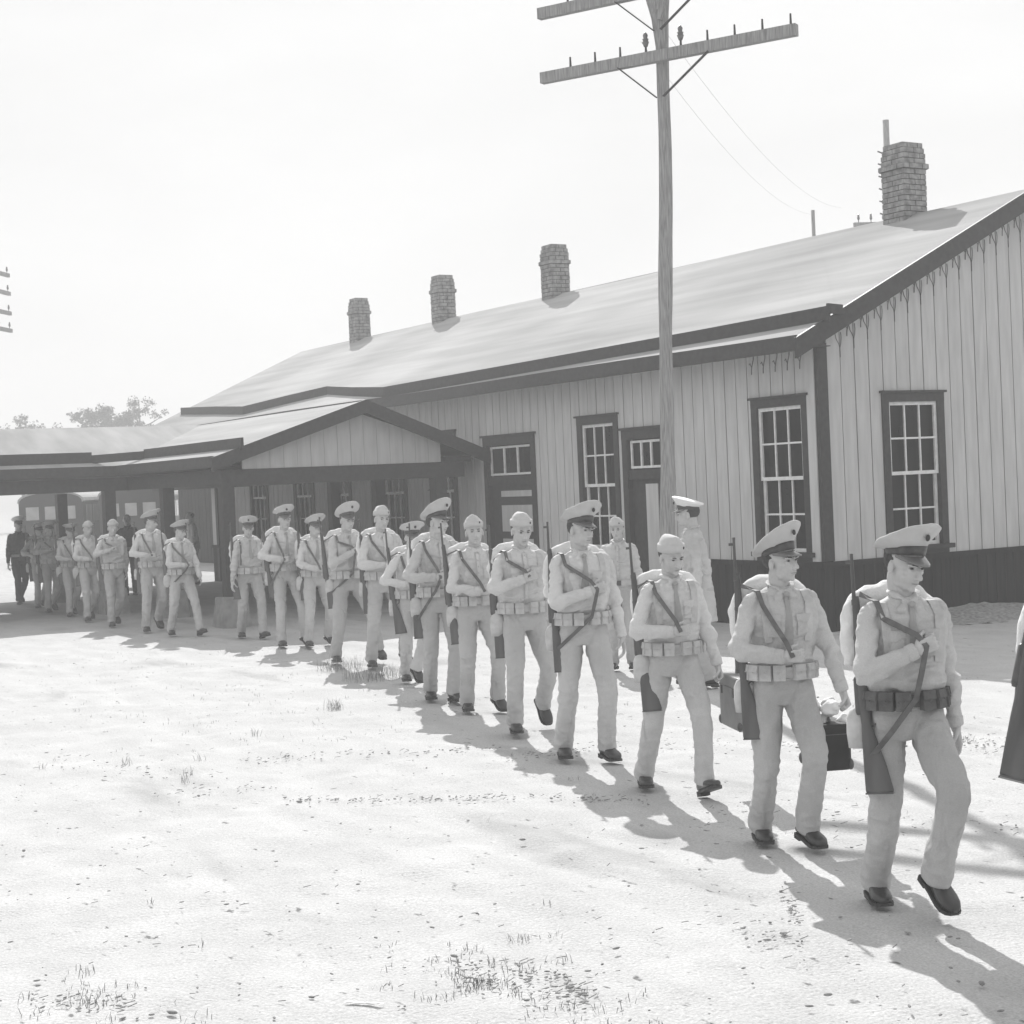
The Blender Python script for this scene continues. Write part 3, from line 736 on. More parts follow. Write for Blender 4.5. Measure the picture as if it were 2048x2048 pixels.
def finger(g, base, d, curl, axis, ls, r):
    p = base; d = d.copy()
    for i, l in enumerate(ls):
        R_ = np.array(Matrix.Rotation(curl[i], 3, Vector(axis))); d = R_ @ d; q = p + d * l; cap_(g, p, q, r * (1 - .08 * i), r * (1 - .08 * (i + 1)), 8); p = q
def hand(g, wrist, dirv, palm_n, side, curl, s):
    """wrist point, direction of fingers, palm normal (towards what is held); side +1 right, -1 left"""
    d = dirv / np.linalg.norm(dirv); n = palm_n - d * (palm_n @ d); n /= np.linalg.norm(n); a = np.cross(d, n)   # across palm
    c = wrist + d * .05 * s
    for t_ in (-.026, -.009, .009, .026): cap_(g, wrist + d * .012 * s + a * t_ * .7 * s, wrist + d * .085 * s + a * t_ * s, .0145 * s, .0125 * s, 8)
    for i, (t_, L) in enumerate(((-.030, .9), (-.010, 1.0), (.010, .95), (.030, .78))):
        finger(g, wrist + d * .088 * s + a * t_ * s, d, [curl * .8, curl * 1.2, curl * .7], a, [.040 * L * s, .026 * L * s, .022 * L * s], .0088 * s)
    ts = side
    for sg in (ts,):
        b0 = wrist + d * .02 * s + a * sg * .026 * s + n * .006 * s
        d1 = d * .75 + a * sg * .55 + n * .45; d1 /= np.linalg.norm(d1); p1 = b0 + d1 * .042 * s; d2 = d * .8 + n * (.5 + .4 * min(curl, 1)) + a * sg * .05; d2 /= np.linalg.norm(d2)
        cap_(g, b0, p1, .0135 * s, .011 * s, 8); p2 = p1 + d2 * .032 * s; cap_(g, p1, p2, .0105 * s, .0095 * s, 8); cap_(g, p2, p2 + (d2 * .6 + n * .5) * .026 * s, .0095 * s, .008 * s, 8)

def head_parts(g, T, ht):                        # T maps head coords to body coords
    r3 = T[0]
    def E(c, r, nu=14, nv=9): ell(g, r3 @ (np.array(c) * ht) + T[1], np.array(r) * ht, nu, nv, r3)
    def C(p, q, a, b): cap_(g, r3 @ (np.array(p) * ht) + T[1], r3 @ (np.array(q) * ht) + T[1], a * ht, b * ht, 10)
    E((0, -.018, .034), (.076, .096, .086), 22, 14); E((0, .018, -.02), (.064, .078, .088), 20, 12)
    E((0, .024, -.070), (.047, .055, .044), 18, 10); E((0, .066, -.098), (.020, .014, .014))
    C((0, .091, .004), (0, .113, -.036), .0085, .0125); E((.011, .101, -.040), (.009, .011, .008)); E((-.011, .101, -.040), (.009, .011, .008))
    for s_ in (-1, 1):
        E((s_ * .032, .082, .020), (.026, .014, .009)); E((s_ * .043, .055, -.018), (.018, .020, .016)); E((s_ * .077, -.008, -.010), (.009, .019, .031)); E((s_ * .031, .080, -.002), (.0135, .010, .008))
        E((s_ * .040, .018, -.072), (.013, .036, .024))
    E((0, .0865, -.061), (.022, .009, .0055)); E((0, .084, -.071), (.018, .010, .006))
def person(name_label, loc, heading, H=1.76, rf=(.09, .0, 0, 0), lf=(-.09, .3, 0, 0), rh='chest', lh='down', cap='peaked', hyaw=0., hpitch=-.05, vox=.008, detail=2, cat='person', group='men marching in file beside the station',
           rifle=True, pack=True, coat=False, shade=0, shademul=1.0, seed=0, tie=True, captilt=.18, lean=.05, build=1.0, belt='web', lhp=None, rhp=None, bearings=None, low=False, drag=0., headless=False, rifle_label=None, shorts=False, capmat=None, muzzle_fwd=0.):
    """local frame: +Y forward, +X the man's right. rf/lf: (x, y, lift, pitch) of the feet"""
    rr = random.Random(seed + 11); s = H / 1.76
    root = empty('person', loc, heading - PI / 2, label=name_label, cat=cat, group=group)
    seedv = A3(seed * 3.7, seed * 1.3, seed * 7.1)
    # ---- skeleton
    stride = abs(rf[1] - lf[1]); hipz = (.935 - .055 * min(1, stride / .7)) * s; yr = (rf[1] - lf[1]) * .12
    hc = A3(0, 0, hipz); sw = (rf[1] - lf[1])
    hips = {1: hc + A3(.088 * s, sw * .06, -.02), -1: hc + A3(-.088 * s, -sw * .06, -.02)}
    ank = {}; foot = {}
    for k, f in ((1, rf), (-1, lf)):
        x, y, lift, pit = f; a = A3(x, y, 0.085 * s + lift)
        if pit > 0: a = a + A3(0, -.02, .13 * math.sin(pit) * s)
        else: a = a + A3(0, 0.0, .03 * math.sin(-pit))
        ank[k] = a
    knee = {k: ik(hips[k], ank[k], .43 * s, .425 * s, A3(.12 * k, 1, .1))[0] for k in (1, -1)}
    sz = (1.418 - .93) * s + hipz - .0; ch = A3(0, lean * .6, 0); shy = -(rf[1] - lf[1]) * .08
    sh = {1: A3(.168 * s * build, lean + shy * .9 - .01, sz), -1: A3(-.168 * s * build, lean - shy * .9 - .01, sz)}
    hands = {}
    hp = {'chest': A3(.075, .205, 1.22), 'belly': A3(.03, .235, 1.09), 'high': A3(.07, .17, 1.27), 'wide': A3(.14, .21, 1.12), 'down': A3(.27, .06, .80), 'fold': A3(.1, .22, 1.05)}
    dz = hipz - .93 * s
    hands[1] = (hp[rh] if rhp is None else A3(*rhp)) * s + A3(0, lean * .8, dz)
    lp_ = {'down': A3(-.26, .05, .80), 'fwd': A3(-.24, .26, .86), 'back': A3(-.25, -.14, .84), 'carry': A3(-.27, .10, .76)}
    hands[-1] = (lp_[lh] if lhp is None else A3(*lhp)) * s + A3(0, lean * .5, dz)
    jr = random.Random(seed * 5 + 3); hands[1] = hands[1] + A3(jr.uniform(-.025, .025), 0, jr.uniform(-.03, .03)); hands[-1] = hands[-1] + A3(0, jr.uniform(-.05, .05), 0)
    elb = {}
    for k in (1, -1):
        up = rh not in ('down',) if k == 1 else False
        elb[k], hands[k] = ik(sh[k], hands[k], .30 * s, .27 * s, A3(k * 1.0, -.45, -.05) if up else A3(k * .35, -1, -.1))
    neck = A3(0, lean * 1.0 - .015, sz + .05 * s); hd = A3(0, lean * 1.25 + .02, sz + .215 * s)
    Rh = rot('Z', hyaw + random.Random(seed).uniform(-.12, .12)) @ rot('Y', random.Random(seed + 50).uniform(-.10, .06)) @ rot('X', hpitch); ht = s * 1.0
    # ---- body
    g = G()
    head_parts(g, (Rh, hd), ht)
    cap_(g, hd + Rh @ A3(0, -.03, -.06) * ht, neck + A3(0, -.005, -.02), .056 * s, .060 * s, 16)
    tube(g, [hc + (0, 0, -.04), A3(0, lean * .3, hipz + .18 * s), A3(0, lean * .7, sz - .12 * s), A3(0, lean, sz - .02)], [(.13 * s, .08 * s), (.12 * s, .075 * s), (.14 * s, .08 * s), (.10 * s, .06 * s)], 14, ref=(1, 0, 0))
    for k in (1, -1):
        cap_(g, sh[k], elb[k], .042 * s, .034 * s); cap_(g, elb[k], hands[k], .036 * s, .024 * s)
        cap_(g, hips[k], knee[k], .065 * s, .045 * s); cap_(g, knee[k], ank[k], .045 * s, .033 * s)
        cap_(g, A3(0, lean, sz - .02), sh[k], .045 * s, .045 * s)
        fd = hands[k] - elb[k]; fd /= np.linalg.norm(fd)
        if k == 1 and rh != 'down': hand(g, hands[k] - fd * .015, fd * .85 + A3(-.45, -.1, .12), A3(-.25, -1, .1), k, 1.25, s)
        elif k == -1 and lh == 'carry': hand(g, hands[k] - fd * .015, fd + A3(0, .05, -.1), A3(-k * 1.0, .1, 0), k, 1.35, s)
        else: hand(g, hands[k] - fd * .015, fd + A3(0, .1, -.1), A3(-k * 1.0, -.1, 0), k, .42, s)
    me = remesh(g, vox * .62, 2)
    v = getv(me); loc_ = (v - hd) @ Rh / ht             # head coords
    if detail:
        for s_ in (-1, 1):   # eye sockets, mouth corners
            d2 = ((loc_[:, 0] - s_ * .031) / .017) ** 2 + ((loc_[:, 2] - .004) / .009) ** 2; wgt = np.exp(-d2) * (loc_[:, 1] > .04)
            v -= (Rh @ A3(0, 1, 0)) * (wgt * .0085 * ht)[:, None]
        d2 = (loc_[:, 0] / .024) ** 2 + ((loc_[:, 2] + .0662) / .0022) ** 2; wgt = np.exp(-d2) * (loc_[:, 1] > .05); v -= (Rh @ A3(0, 1, 0)) * (wgt * .004 * ht)[:, None]
        setv(me, v)
    me.materials.append(M['skin']); body = link('body', me, root)
    if detail:
        for s_ in (-1, 1):
            g = G(); c = hd + Rh @ (A3(s_ * .031, .0835, .0035) * ht); ell(g, c, A3(.0105, .006, .0042) * ht, 10, 6, Rh); g.obj('eye', M['eye'], body, True)
            g = G(); pts = [hd + Rh @ (A3(s_ * x, y, z) * ht) for x, y, z in ((.015, .0985, .0185), (.030, .0975, .0235), (.047, .087, .021))]; tube(g, pts, [.0032 * ht, .0040 * ht, .0022 * ht], 6); g.obj('eyebrow', M['hair'], body, True)
        g = G(); pts = [hd + Rh @ (A3(x, y, -.0665) * ht) for x, y in ((-.020, .084), (-.01, .0915), (0, .0938), (.01, .0915), (.020, .084))]; tube(g, pts, [.0012 * ht, .0026 * ht, .0030 * ht, .0026 * ht, .0012 * ht], 6); g.obj('mouth', M['lip'], body, True)
    # hair: short back and sides
    g = G(); ell(g, hd + Rh @ (A3(0, -.030, .030) * ht), A3(.0785, .0900, .082) * ht, 20, 12, Rh)
    me = g.mesh('hair', True); v = getv(me); l_ = (v - hd) @ Rh / ht
    l_[:, 2] = np.where(l_[:, 1] > -.02, np.maximum(l_[:, 2], .012 + (l_[:, 1] + .02) * .2), np.maximum(l_[:, 2], -.03)); v = (l_ * ht) @ Rh.T + hd; setv(me, v); me.materials.append(M['hair']); link('hair', me, root)
    # ---- shirt
    g = G(); z0 = hipz + .055 * s; n = 26
    def tr(z, rx, ry, cy=0): return ring(0, cy, z, rx * s * build, ry * s, n, 2.25)
    def zz(a): return hipz + (a - .93) * s
    loft(g, [tr(zz(.97), .158, .112, lean * .2), tr(zz(1.04), .160, .112, lean * .3), tr(zz(1.09), .171, .124, lean * .4 + .004), tr(zz(1.17), .178, .128, lean * .55 + .006), tr(zz(1.26), .186, .130, lean * .75 + .004), tr(zz(1.34), .190, .124, lean * .9),
             tr(zz(1.40), .180, .110, lean - .004), tr(zz(1.445), .142, .088, lean - .008), tr(zz(1.475), .088, .072, lean - .01), tr(zz(1.49), .066, .064, lean - .008)])
    for k in (1, -1):
        u = elb[k] - sh[k]; u /= np.linalg.norm(u); w_ = hands[k] - elb[k]; w_ /= np.linalg.norm(w_)
        tube(g, [sh[k] + A3(-k * .05, 0, .012), sh[k] + A3(-k * .01, 0, -.005), sh[k] + u * .08, elb[k] - u * .07, elb[k] - u * .01 + (w_ - u) * -.006, elb[k] + w_ * .06, elb[k] + w_ * .16, hands[k] - w_ * .035, hands[k] - w_ * .012],
             [.046 * s, .051 * s, .051 * s, .046 * s, .045 * s, .044 * s, .040 * s, .035 * s, .034 * s], 16, sub=3)
    # collar
    cz = zz(1.485)
    for k in (1, -1):
        tube(g, [A3(-k * .002, lean + .062, cz - .018), A3(k * .035, lean + .056, cz + .004), A3(k * .062, lean + .01, cz + .022), A3(k * .045, lean - .05, cz + .03), A3(0, lean - .072, cz + .032)], [(.007, .018), (.008, .021), (.008, .020), (.008, .018), (.008, .018)], 8, ref=(0, .2, 1), sub=2)
        tube(g, [A3(k * .010, lean + .072, cz - .005), A3(k * .045, lean + .092, cz - .045), A3(k * .062, lean + .088, cz - .075)], [(.016, .006), (.026, .006), (.010, .005)], 8, ref=(1, 0, 0))
    if coat:
        hem = .62
        loft(g, [tr(zz(hem), .205, .155, 0), tr(zz(.78), .19, .145, 0), tr(zz(.93), .175, .130, 0), tr(zz(1.04), .165, .122, lean * .3), tr(zz(1.2), .18, .135, lean * .5)])
    me = remesh(g, vox * .85, 3)
    v = getv(me); n_ = getn(me)
    dist = np.minimum(np.linalg.norm(v - elb[1], axis=1), np.linalg.norm(v - elb[-1], axis=1)); we = np.exp(-(dist / .10) ** 2); ww = np.exp(-((v[:, 2] - zz(1.08)) / .06) ** 2)
    wa = np.exp(-(np.minimum(np.linalg.norm(v - sh[1] - A3(-.02, 0, -.08), axis=1), np.linalg.norm(v - sh[-1] + A3(-.02, 0, .08), axis=1)) / .08) ** 2)
    q1 = vnoise(v * (9, 9, 22) + seedv); q2 = vnoise(v @ np.array([[12, 5, 3], [-4, 10, 6], [6, -5, 16.]]) + seedv * 2); q3 = vnoise(v * (26, 26, 40) + seedv)
    rid = 1 - np.abs(q2 * 2 - 1) * 2
    v += n_ * (((q1 - .5) * .008 + rid * (.0035 + .012 * we + .008 * ww + .008 * wa) + (q3 - .5) * .009) * s)[:, None]
    setv(me, v)
    me.materials.append(CL[seed % 3] if not capmat else capmat); shirt = link('coat' if coat else 'shirt', me, root)
    sv = v
    def front(x, z, off=.006):                       # nearest shirt surface point seen from the front
        zt = (z - hipz) / s + .93; ks = (.97, 1.04, 1.09, 1.17, 1.26, 1.34, 1.40, 1.445, 1.475, 1.49)
        rx = np.interp(zt, ks, (.158, .160, .171, .178, .186, .190, .180, .142, .088, .066)) * s * build; ry = np.interp(zt, ks, (.112, .112, .124, .128, .130, .124, .110, .088, .072, .064)) * s
        cy = np.interp(zt, ks, (lean * .2, lean * .3, lean * .4 + .004, lean * .55 + .006, lean * .75 + .004, lean * .9, lean - .004, lean - .008, lean - .01, lean - .008))
        y0 = cy + ry * max(0, 1 - min(1, abs(x) / rx) ** 2.25) ** (1 / 2.25)
        m_ = (np.abs(sv[:, 0] - x) < .014) & (np.abs(sv[:, 2] - z) < .014) & (sv[:, 1] > y0 - .03) & (sv[:, 1] < y0 + .026)
        y = sv[m_, 1].max() if m_.any() else y0 + .004
        return A3(x, y + off, z)
    if detail and not coat:
        for k in (1, -1):
            g = G()
            for (zt, h_) in ((zz(1.335), .115),):
                P4 = [[front(k * (.05 + .095 * i / 5) * s, zt - h_ * j / 5 * s, .0035) for i in range(6)] for j in range(6)]
                V = [p for r_ in P4 for p in r_]; F = [(j * 6 + i, j * 6 + i + 1, j * 6 + i + 7, j * 6 + i + 6) for i in range(5) for j in range(5)]
                V2 = [p - A3(0, .012, 0) for p in V]; m0 = len(V)
                g.add(V + V2, F + [tuple(m0 + i for i in f[::-1]) for f in F])
                V = [front(k * (.045 + .105 * i / 5) * s, zt + (.008 - .036 * j - (.014 if (j and 1 < i < 4) else 0)) * s, .007 - .002 * (1 - j)) for j in (0, 1) for i in range(6)]; g.add(V + [p - A3(0, .012, 0) for p in V], [(i, i + 1, i + 7, i + 6) for i in range(5)])
            g.obj('pocket', shirt.data.materials[0], shirt, True)
        g = G(); pts = [front((.0 if tie else 0) * s, z, .002) for z in np.linspace(cz - .03, zz(1.08), 12)]; strap(g, pts, .032 if not tie else .045, .005, [A3(0, 1, 0)] * 12)
        if tie:
            g = G(); zs = np.linspace(cz - .022, zz(1.19 if seed % 2 else 1.10), 12)
            w_ = [.032, .022, .026, .03, .036, .042, .047, .052, .056, .06, .06, .03]; xo = [.012 * math.sin(i * .35 + seed) * (i / 11) for i in range(12)]
            V = []
            for i, z in enumerate(zs):
                p = front(xo[i], z, .004); V += [p + A3(-w_[i] / 2, -.003, 0), p + A3(0, .004, 0), p + A3(w_[i] / 2, -.003, 0)]
            F = [(i * 3 + j, i * 3 + j + 1, i * 3 + j + 4, i * 3 + j + 3) for i in range(11) for j in (0, 1)]
            g.add(V, F); ell(g, V[1] + A3(0, .002, -.004), (.018, .009, .015), 10, 6); g.obj('necktie', M['tie'], root, True)
        else: g.obj('placket', shirt.data.materials[0], shirt, True)
    if detail and vox < .0095:
        for k in (1, -1):
            w_ = hands[k] - elb[k]; w_ /= np.linalg.norm(w_); c0 = hands[k] - w_ * .05; g = G()
            tube(g, [c0 - w_ * .012, c0 - w_ * .006, c0 + w_ * .03, c0 + w_ * .036], [.036 * s, .0405 * s, .0385 * s, .034 * s], 16); g.obj('cuff', shirt.data.materials[0], shirt, True)
        if not coat and not tie:
            for i in range(6):
                g = G(); ell(g, front(0, cz - (.05 + .055 * i) * s, .006), (.006, .003, .006), 8, 5); g.obj('button', M['tie'], shirt, True)
        if coat:
            for i in range(4):
                g = G(); ell(g, front(0, cz - (.13 + .08 * i) * s, .006), (.010, .005, .010), 8, 5); g.obj('button', M['steel'], shirt, True)
    # ---- trousers
    g = G(); hem = {}
    loft(g, [ring(0, 0, hipz - .10 * s, .150 * s, .105 * s, n), ring(0, -.006, hipz - .02 * s, .168 * s, .126 * s, n), ring(0, 0.0, hipz + .05 * s, .162 * s, .120 * s, n), ring(0, lean * .25, hipz + .105 * s, .155 * s, .112 * s, n)])
    for k in (1, -1):
        h, kn, a = hips[k], knee[k], ank[k]; d1 = (kn - h) / np.linalg.norm(kn - h); d2 = (a - kn) / np.linalg.norm(a - kn); e = a + d2 * .012 * s
        tube(g, [h + A3(0, 0, .05), h + d1 * .10 * s, h + d1 * .26 * s, kn - d1 * .03, kn + d2 * .10 * s, kn + d2 * .24 * s, e - d2 * .08 * s, e],
             [(.078 * s, .088 * s), (.089 * s, .100 * s), (.082 * s, .092 * s), (.068 * s, .079 * s), (.064 * s, .076 * s), (.062 * s, .080 * s), (.062 * s, .086 * s), (.064 * s, .092 * s)], 20, ref=(1, 0, 0), sub=3)
    me = remesh(g, vox * .85, 3)
    v = getv(me); n_ = getn(me)
    dk = np.minimum(np.linalg.norm(v - knee[1], axis=1), np.linalg.norm(v - knee[-1], axis=1)); wk = np.exp(-(dk / .14) ** 2)
    da = np.minimum(np.linalg.norm(v - ank[1], axis=1), np.linalg.norm(v - ank[-1], axis=1)); wa = np.exp(-(da / .16) ** 2); wc = np.exp(-(np.linalg.norm(v - hc + A3(0, 0, .1), axis=1) / .15) ** 2)
    q1 = vnoise(v * (10, 10, 6) + seedv); q2 = vnoise(v @ np.array([[10, 3, 2], [-3, 9, 5], [5, 6, 13.]]) + seedv * 2); q3 = vnoise(v * (24, 24, 40) + seedv)
    q4 = vnoise(v * (16, 16, 2.2) + seedv)
    rid = 1 - np.abs(q2 * 2 - 1) * 2
    v += n_ * (((q1 - .5) * .006 + rid * (.002 + .007 * wk + .005 * wa + .009 * wc) + (q4 - .5) * .012 + (q3 - .5) * .008) * s)[:, None]
    setv(me, v); me.materials.append(TR[seed % 3] if not capmat else capmat); link('trousers', me, root)
    # ---- shoes
    for k, f in ((1, rf), (-1, lf)):
        x, y, lift, pit = f; a = ank[k]; Rf = rot('Z', -k * .12) @ rot('X', -pit if pit > 0 else -pit)
        if pit < 0: Rf = rot('Z', -k * .12) @ rot('X', -pit)
        else: Rf = rot('Z', -k * .12) @ rot('X', -pit)
        sec = [(-.085, .030, .0, .055), (-.078, .036, .0, .075), (-.05, .038, .0, .098), (-.01, .038, .0, .102), (.03, .040, .0, .088), (.07, .045, .0, .066), (.12, .050, .0, .055), (.16, .047, .0, .048), (.19, .034, .004, .038), (.203, .014, .008, .028)]
        rings = []; m_ = 14
        for yy, hw, zb, zt in sec:
            an = np.linspace(0, 2 * PI, m_, endpoint=False); c_, s_ = np.cos(an), np.sin(an)
            rings.append(np.stack([np.sign(c_) * np.abs(c_) ** .8 * hw, np.full(m_, yy), (zb + zt) / 2 + np.sign(s_) * np.abs(s_) ** .7 * (zt - zb) / 2], 1) * s)
        g = G(); loft(g, rings); g2 = G()
        sr = []
        for yy, hw, zb, zt in sec:
            h2 = hw + .005; sr.append([(-h2, yy, zb - .012), (h2, yy, zb - .012), (h2, yy, zb + .004), (-h2, yy, zb + .004)])
        V = [p for r_ in sr for p in r_]; F = [(0, 1, 2, 3), tuple(len(V) - 4 + j for j in range(4))[::-1]] + [(i * 4 + j, i * 4 + (j + 1) % 4, (i + 1) * 4 + (j + 1) % 4, (i + 1) * 4 + j) for i in range(len(sr) - 1) for j in range(4)]
        g2.add(np.array(V) * s, F); box(g2, -.036 * s, .036 * s, -.088 * s, -.025 * s, -.030 * s, -.010 * s)
        for gg in (g, g2):
            gg.v = [((q_ - A3(0, 0, .085 * s) + A3(0, .0, .026 * s)) @ Rf.T) + a for q_ in gg.v]
        so = g.obj('shoe', M['shoe'], root, True); g2.obj('sole', M['iron'], so)
    # ---- cap
    r3 = Rh; capz = .062
    def hp_(p): return hd + r3 @ (np.array(p) * ht)
    if cap == 'peaked' or cap == 'white':
        tl = rot('X', captilt)
        cm = M['capcloth'] if cap == 'peaked' else M['capwhite']
        def cr(z, rx, ry, cy, tilt): return np.array([hp_(p) for p in ring(0, cy, z, rx, ry, 28, 2.0, tilt * (.8 + captilt * 2.6))])
        g = G(); loft(g, [cr(.050, .083, .100, -.010, .10), cr(.085, .086, .104, -.010, .16)]); band = g
        g = G(); loft(g, [cr(.080, .084, .102, -.010, .16), cr(.098, .096, .114, -.012, .24), cr(.122, .134, .142, -.014, .34), cr(.130, .142, .150, -.014, .36), cr(.138, .136, .144, -.014, .36), cr(.144, .09, .10, -.014, .36), cr(.146, .02, .02, -.014, .36)])
        co = g.obj('cap', cm, root, True)
        v = getv(co.data); v += (vnoise(v * 18 + seedv)[:, None] - .5) * .012 * np.array([1, 1, .8]); setv(co.data, v)
        band.obj('hat_band', M['capband'], co, True)
        g = G(); V = []; n2 = 13; t2 = 5
        for j in range(t2):
            for i in range(n2):
                an = PI * (.08 + .84 * i / (n2 - 1)); u = j / (t2 - 1); rx = .084; ry = .092 + .062 * u * math.sin(an) ** .7; V.append((math.cos(an) * (rx + .002 * u), -.010 + math.sin(an) * ry, .060 - .030 * u * math.sin(an) - .004 * abs(math.cos(an))))
        V = [hp_(p) for p in V]; F = [(j * n2 + i, j * n2 + i + 1, (j + 1) * n2 + i + 1, (j + 1) * n2 + i) for j in range(t2 - 1) for i in range(n2 - 1)]; m0 = len(V); dn = r3 @ A3(0, 0, -.005)
        g.add(V + [p + dn for p in V], F + [tuple(m0 + i for i in f[::-1]) for f in F] + [((t2 - 1) * n2 + i, (t2 - 1) * n2 + i + 1, m0 + (t2 - 1) * n2 + i + 1, m0 + (t2 - 1) * n2 + i) for i in range(n2 - 1)])
        g.obj('visor', M['visor'], co, True)
        if detail:
            g = G(); ell(g, hp_((0, .122, .112 + captilt * .13)), A3(.014, .007, .016) * ht, 8, 6, r3); g.obj('emblem', M['emblem'], co, True)
    elif cap == 'garrison':
        g = G()
        def cr(z, rx, ry, cy=-.012, tilt=.12): return np.array([hp_(p) for p in ring(.012 * max(0, z - .08) * 10, cy, z, rx, ry, 28, 2.0, tilt)])
        loft(g, [cr(.044, .084, .104), cr(.060, .086, .106), cr(.088, .083, .104), cr(.092, .078, .100), cr(.116, .066, .100), cr(.140, .044, .092), cr(.151, .020, .078), cr(.153, .006, .06)])
        co = g.obj('cap', M['capcloth'], root, True)
        v = getv(co.data); v += (vnoise(v * 16 + seedv)[:, None] - .5) * .008; setv(co.data, v)
        g = G(); loft(g, [cr(.040, .086, .107), cr(.062, .090, .110), cr(.086, .0885, .109), cr(.094, .085, .106)]); g.obj('cap_flap', M['capcloth'], co, True)
        if detail: g = G(); ell(g, hp_((-.045, .083, .082)), A3(.008, .006, .010) * ht, 8, 6, r3); g.obj('emblem', M['emblem'], co, True)
    # ---- belt, pouches
    def er(z, off, a): return A3(math.cos(a) * (.162 * s + off), lean * .25 + math.sin(a) * (.118 * s + off), z)
    bz = hipz + .085 * s
    bm = M['darkweb'] if belt == 'dark' else M['web']
    if belt and not coat:
        g = G(); aa = np.linspace(0, 2 * PI, 41)
        V = []; 
        for a in aa[:-1]: V += [er(bz - .028, .012, a), er(bz + .028, .012, a), er(bz + .028, .020, a), er(bz - .028, .020, a)]
        F = [(i * 4 + j, i * 4 + (j + 1) % 4, ((i + 1) % 40) * 4 + (j + 1) % 4, ((i + 1) % 40) * 4 + j) for i in range(40) for j in range(4)]
        g.add(V, F); be = g.obj('belt', bm, root)
        if rifle:
            for i in range(10):
                a = PI / 2 + (i - 4.5) * .42 + (.10 if i > 4 else -.10)
                c = er(bz, .030, a); R_ = rot('Z', a - PI / 2); g = G(); w_, d_, h_ = .034, .020, .043
                for zt, hh, dd in ((0, h_, d_),):
                    P8 = [(-w_, -d_, -hh), (w_, -d_, -hh), (w_, d_ * .8, -hh), (-w_, d_ * .8, -hh), (-w_, -d_, hh), (w_, -d_, hh), (w_, d_ * .5, hh), (-w_, d_ * .5, hh)]
                    hexa(g, [R_ @ A3(*p) * s + c for p in P8])
                P8 = [(-w_ * 1.03, -d_, hh * .15), (w_ * 1.03, -d_, hh * .15), (w_ * 1.03, d_ * 1.0, hh * .15), (-w_ * 1.03, d_ * 1.0, hh * .15), (-w_ * 1.03, -d_, hh * 1.04), (w_ * 1.03, -d_, hh * 1.04), (w_ * 1.03, d_ * .6, hh * 1.04), (-w_ * 1.03, d_ * .6, hh * 1.04)]
                hexa(g, [R_ @ A3(*p) * s + c for p in P8]); ell(g, R_ @ A3(0, d_ * 1.02, .004) * s + c, (.004, .003, .004), 6, 4)
                if detail or 2 <= i <= 8: g.obj('pouch', bm, be)
        else:
            g = G(); c = er(bz, .02, PI / 2); box(g, c[0] - .025, c[0] + .025, c[1] - .002, c[1] + .006, bz - .026, bz + .026); g.obj('buckle', M['steel'], be)
    if pack:
        # canteen on the right hip
        g = G(); c = A3(.205 * s, -.035, hipz - .045 * s); Rk = rot('Z', -.35)
        loft(g, [np.array([Rk @ (A3(p[0], p[1], 0)) + c + A3(0, 0, p[2]) for p in ring(0, 0, z, rx, ry, 18, 2.4)]) for z, rx, ry in ((-.10, .03, .02), (-.098, .055, .035), (-.03, .062, .042), (.04, .060, .041), (.075, .045, .034), (.088, .02, .018), (.092, .016, .016), (.115, .016, .016))])
        ca = g.obj('canteen', M['canteen'], root, True)
        # haversack with rolled blanket across the top and sides
        g = G(); by = lean - .125 * s - .075
        loft(g, [ring(0, by, zz(z), rx * s, ry * s, 24, 4) for z, rx, ry in ((1.02, .10, .05), (1.03, .125, .072), (1.15, .135, .08), (1.36, .135, .075), (1.43, .125, .065), (1.44, .09, .04))])
        me = remesh(g, max(vox, .012), 2); v = getv(me); v += getn(me) * ((vnoise(v * 12 + seedv) - .5) * .02)[:, None]; setv(me, v); me.materials.append(M['web']); pk = link('haversack', me, root)
        g = G(); pts = [A3(.185 * s, by - .01, zz(1.16)), A3(.195 * s, by, zz(1.33)), A3(.165 * s, by + .01, zz(1.445)), A3(.06 * s, by + .012, zz(1.495)), A3(-.06 * s, by + .012, zz(1.495)), A3(-.165 * s, by + .01, zz(1.445)), A3(-.195 * s, by, zz(1.33)), A3(-.185 * s, by - .01, zz(1.16))]
        tube(g, pts, [.042 * s, .050 * s, .052 * s, .050 * s, .050 * s, .052 * s, .050 * s, .042 * s], 14, sub=4)
        me = remesh(g, max(vox, .011), 2); v = getv(me); n_ = getn(me); v += n_ * ((vnoise(v * 20 + seedv) - .5) * .026)[:, None]; setv(me, v); me.materials.append(M['pack']); link('blanket_roll', me, pk)
        for k in (1, -1):      # shoulder straps
            g = G(); pts = [A3(k * .115 * s, lean + .100, zz(1.19)), A3(k * .125 * s, lean + .125, zz(1.30)), A3(k * .128 * s, lean + .100, zz(1.405)), A3(k * .122 * s, lean + .04, zz(1.462)), A3(k * .118 * s, lean - .04, zz(1.462)), A3(k * .11 * s, lean - .10, zz(1.40))]
            for i in (0, 1, 2): pts[i] = front(pts[i][0], pts[i][2], .004)
            strap(g, pts, .042, .006, [A3(0, 1, 0), A3(0, 1, .1), A3(0, 1, .6), A3(0, .3, 1), A3(0, -.3, 1), A3(0, -1, .5)]); g.obj('shoulder_strap', M['web'], pk)
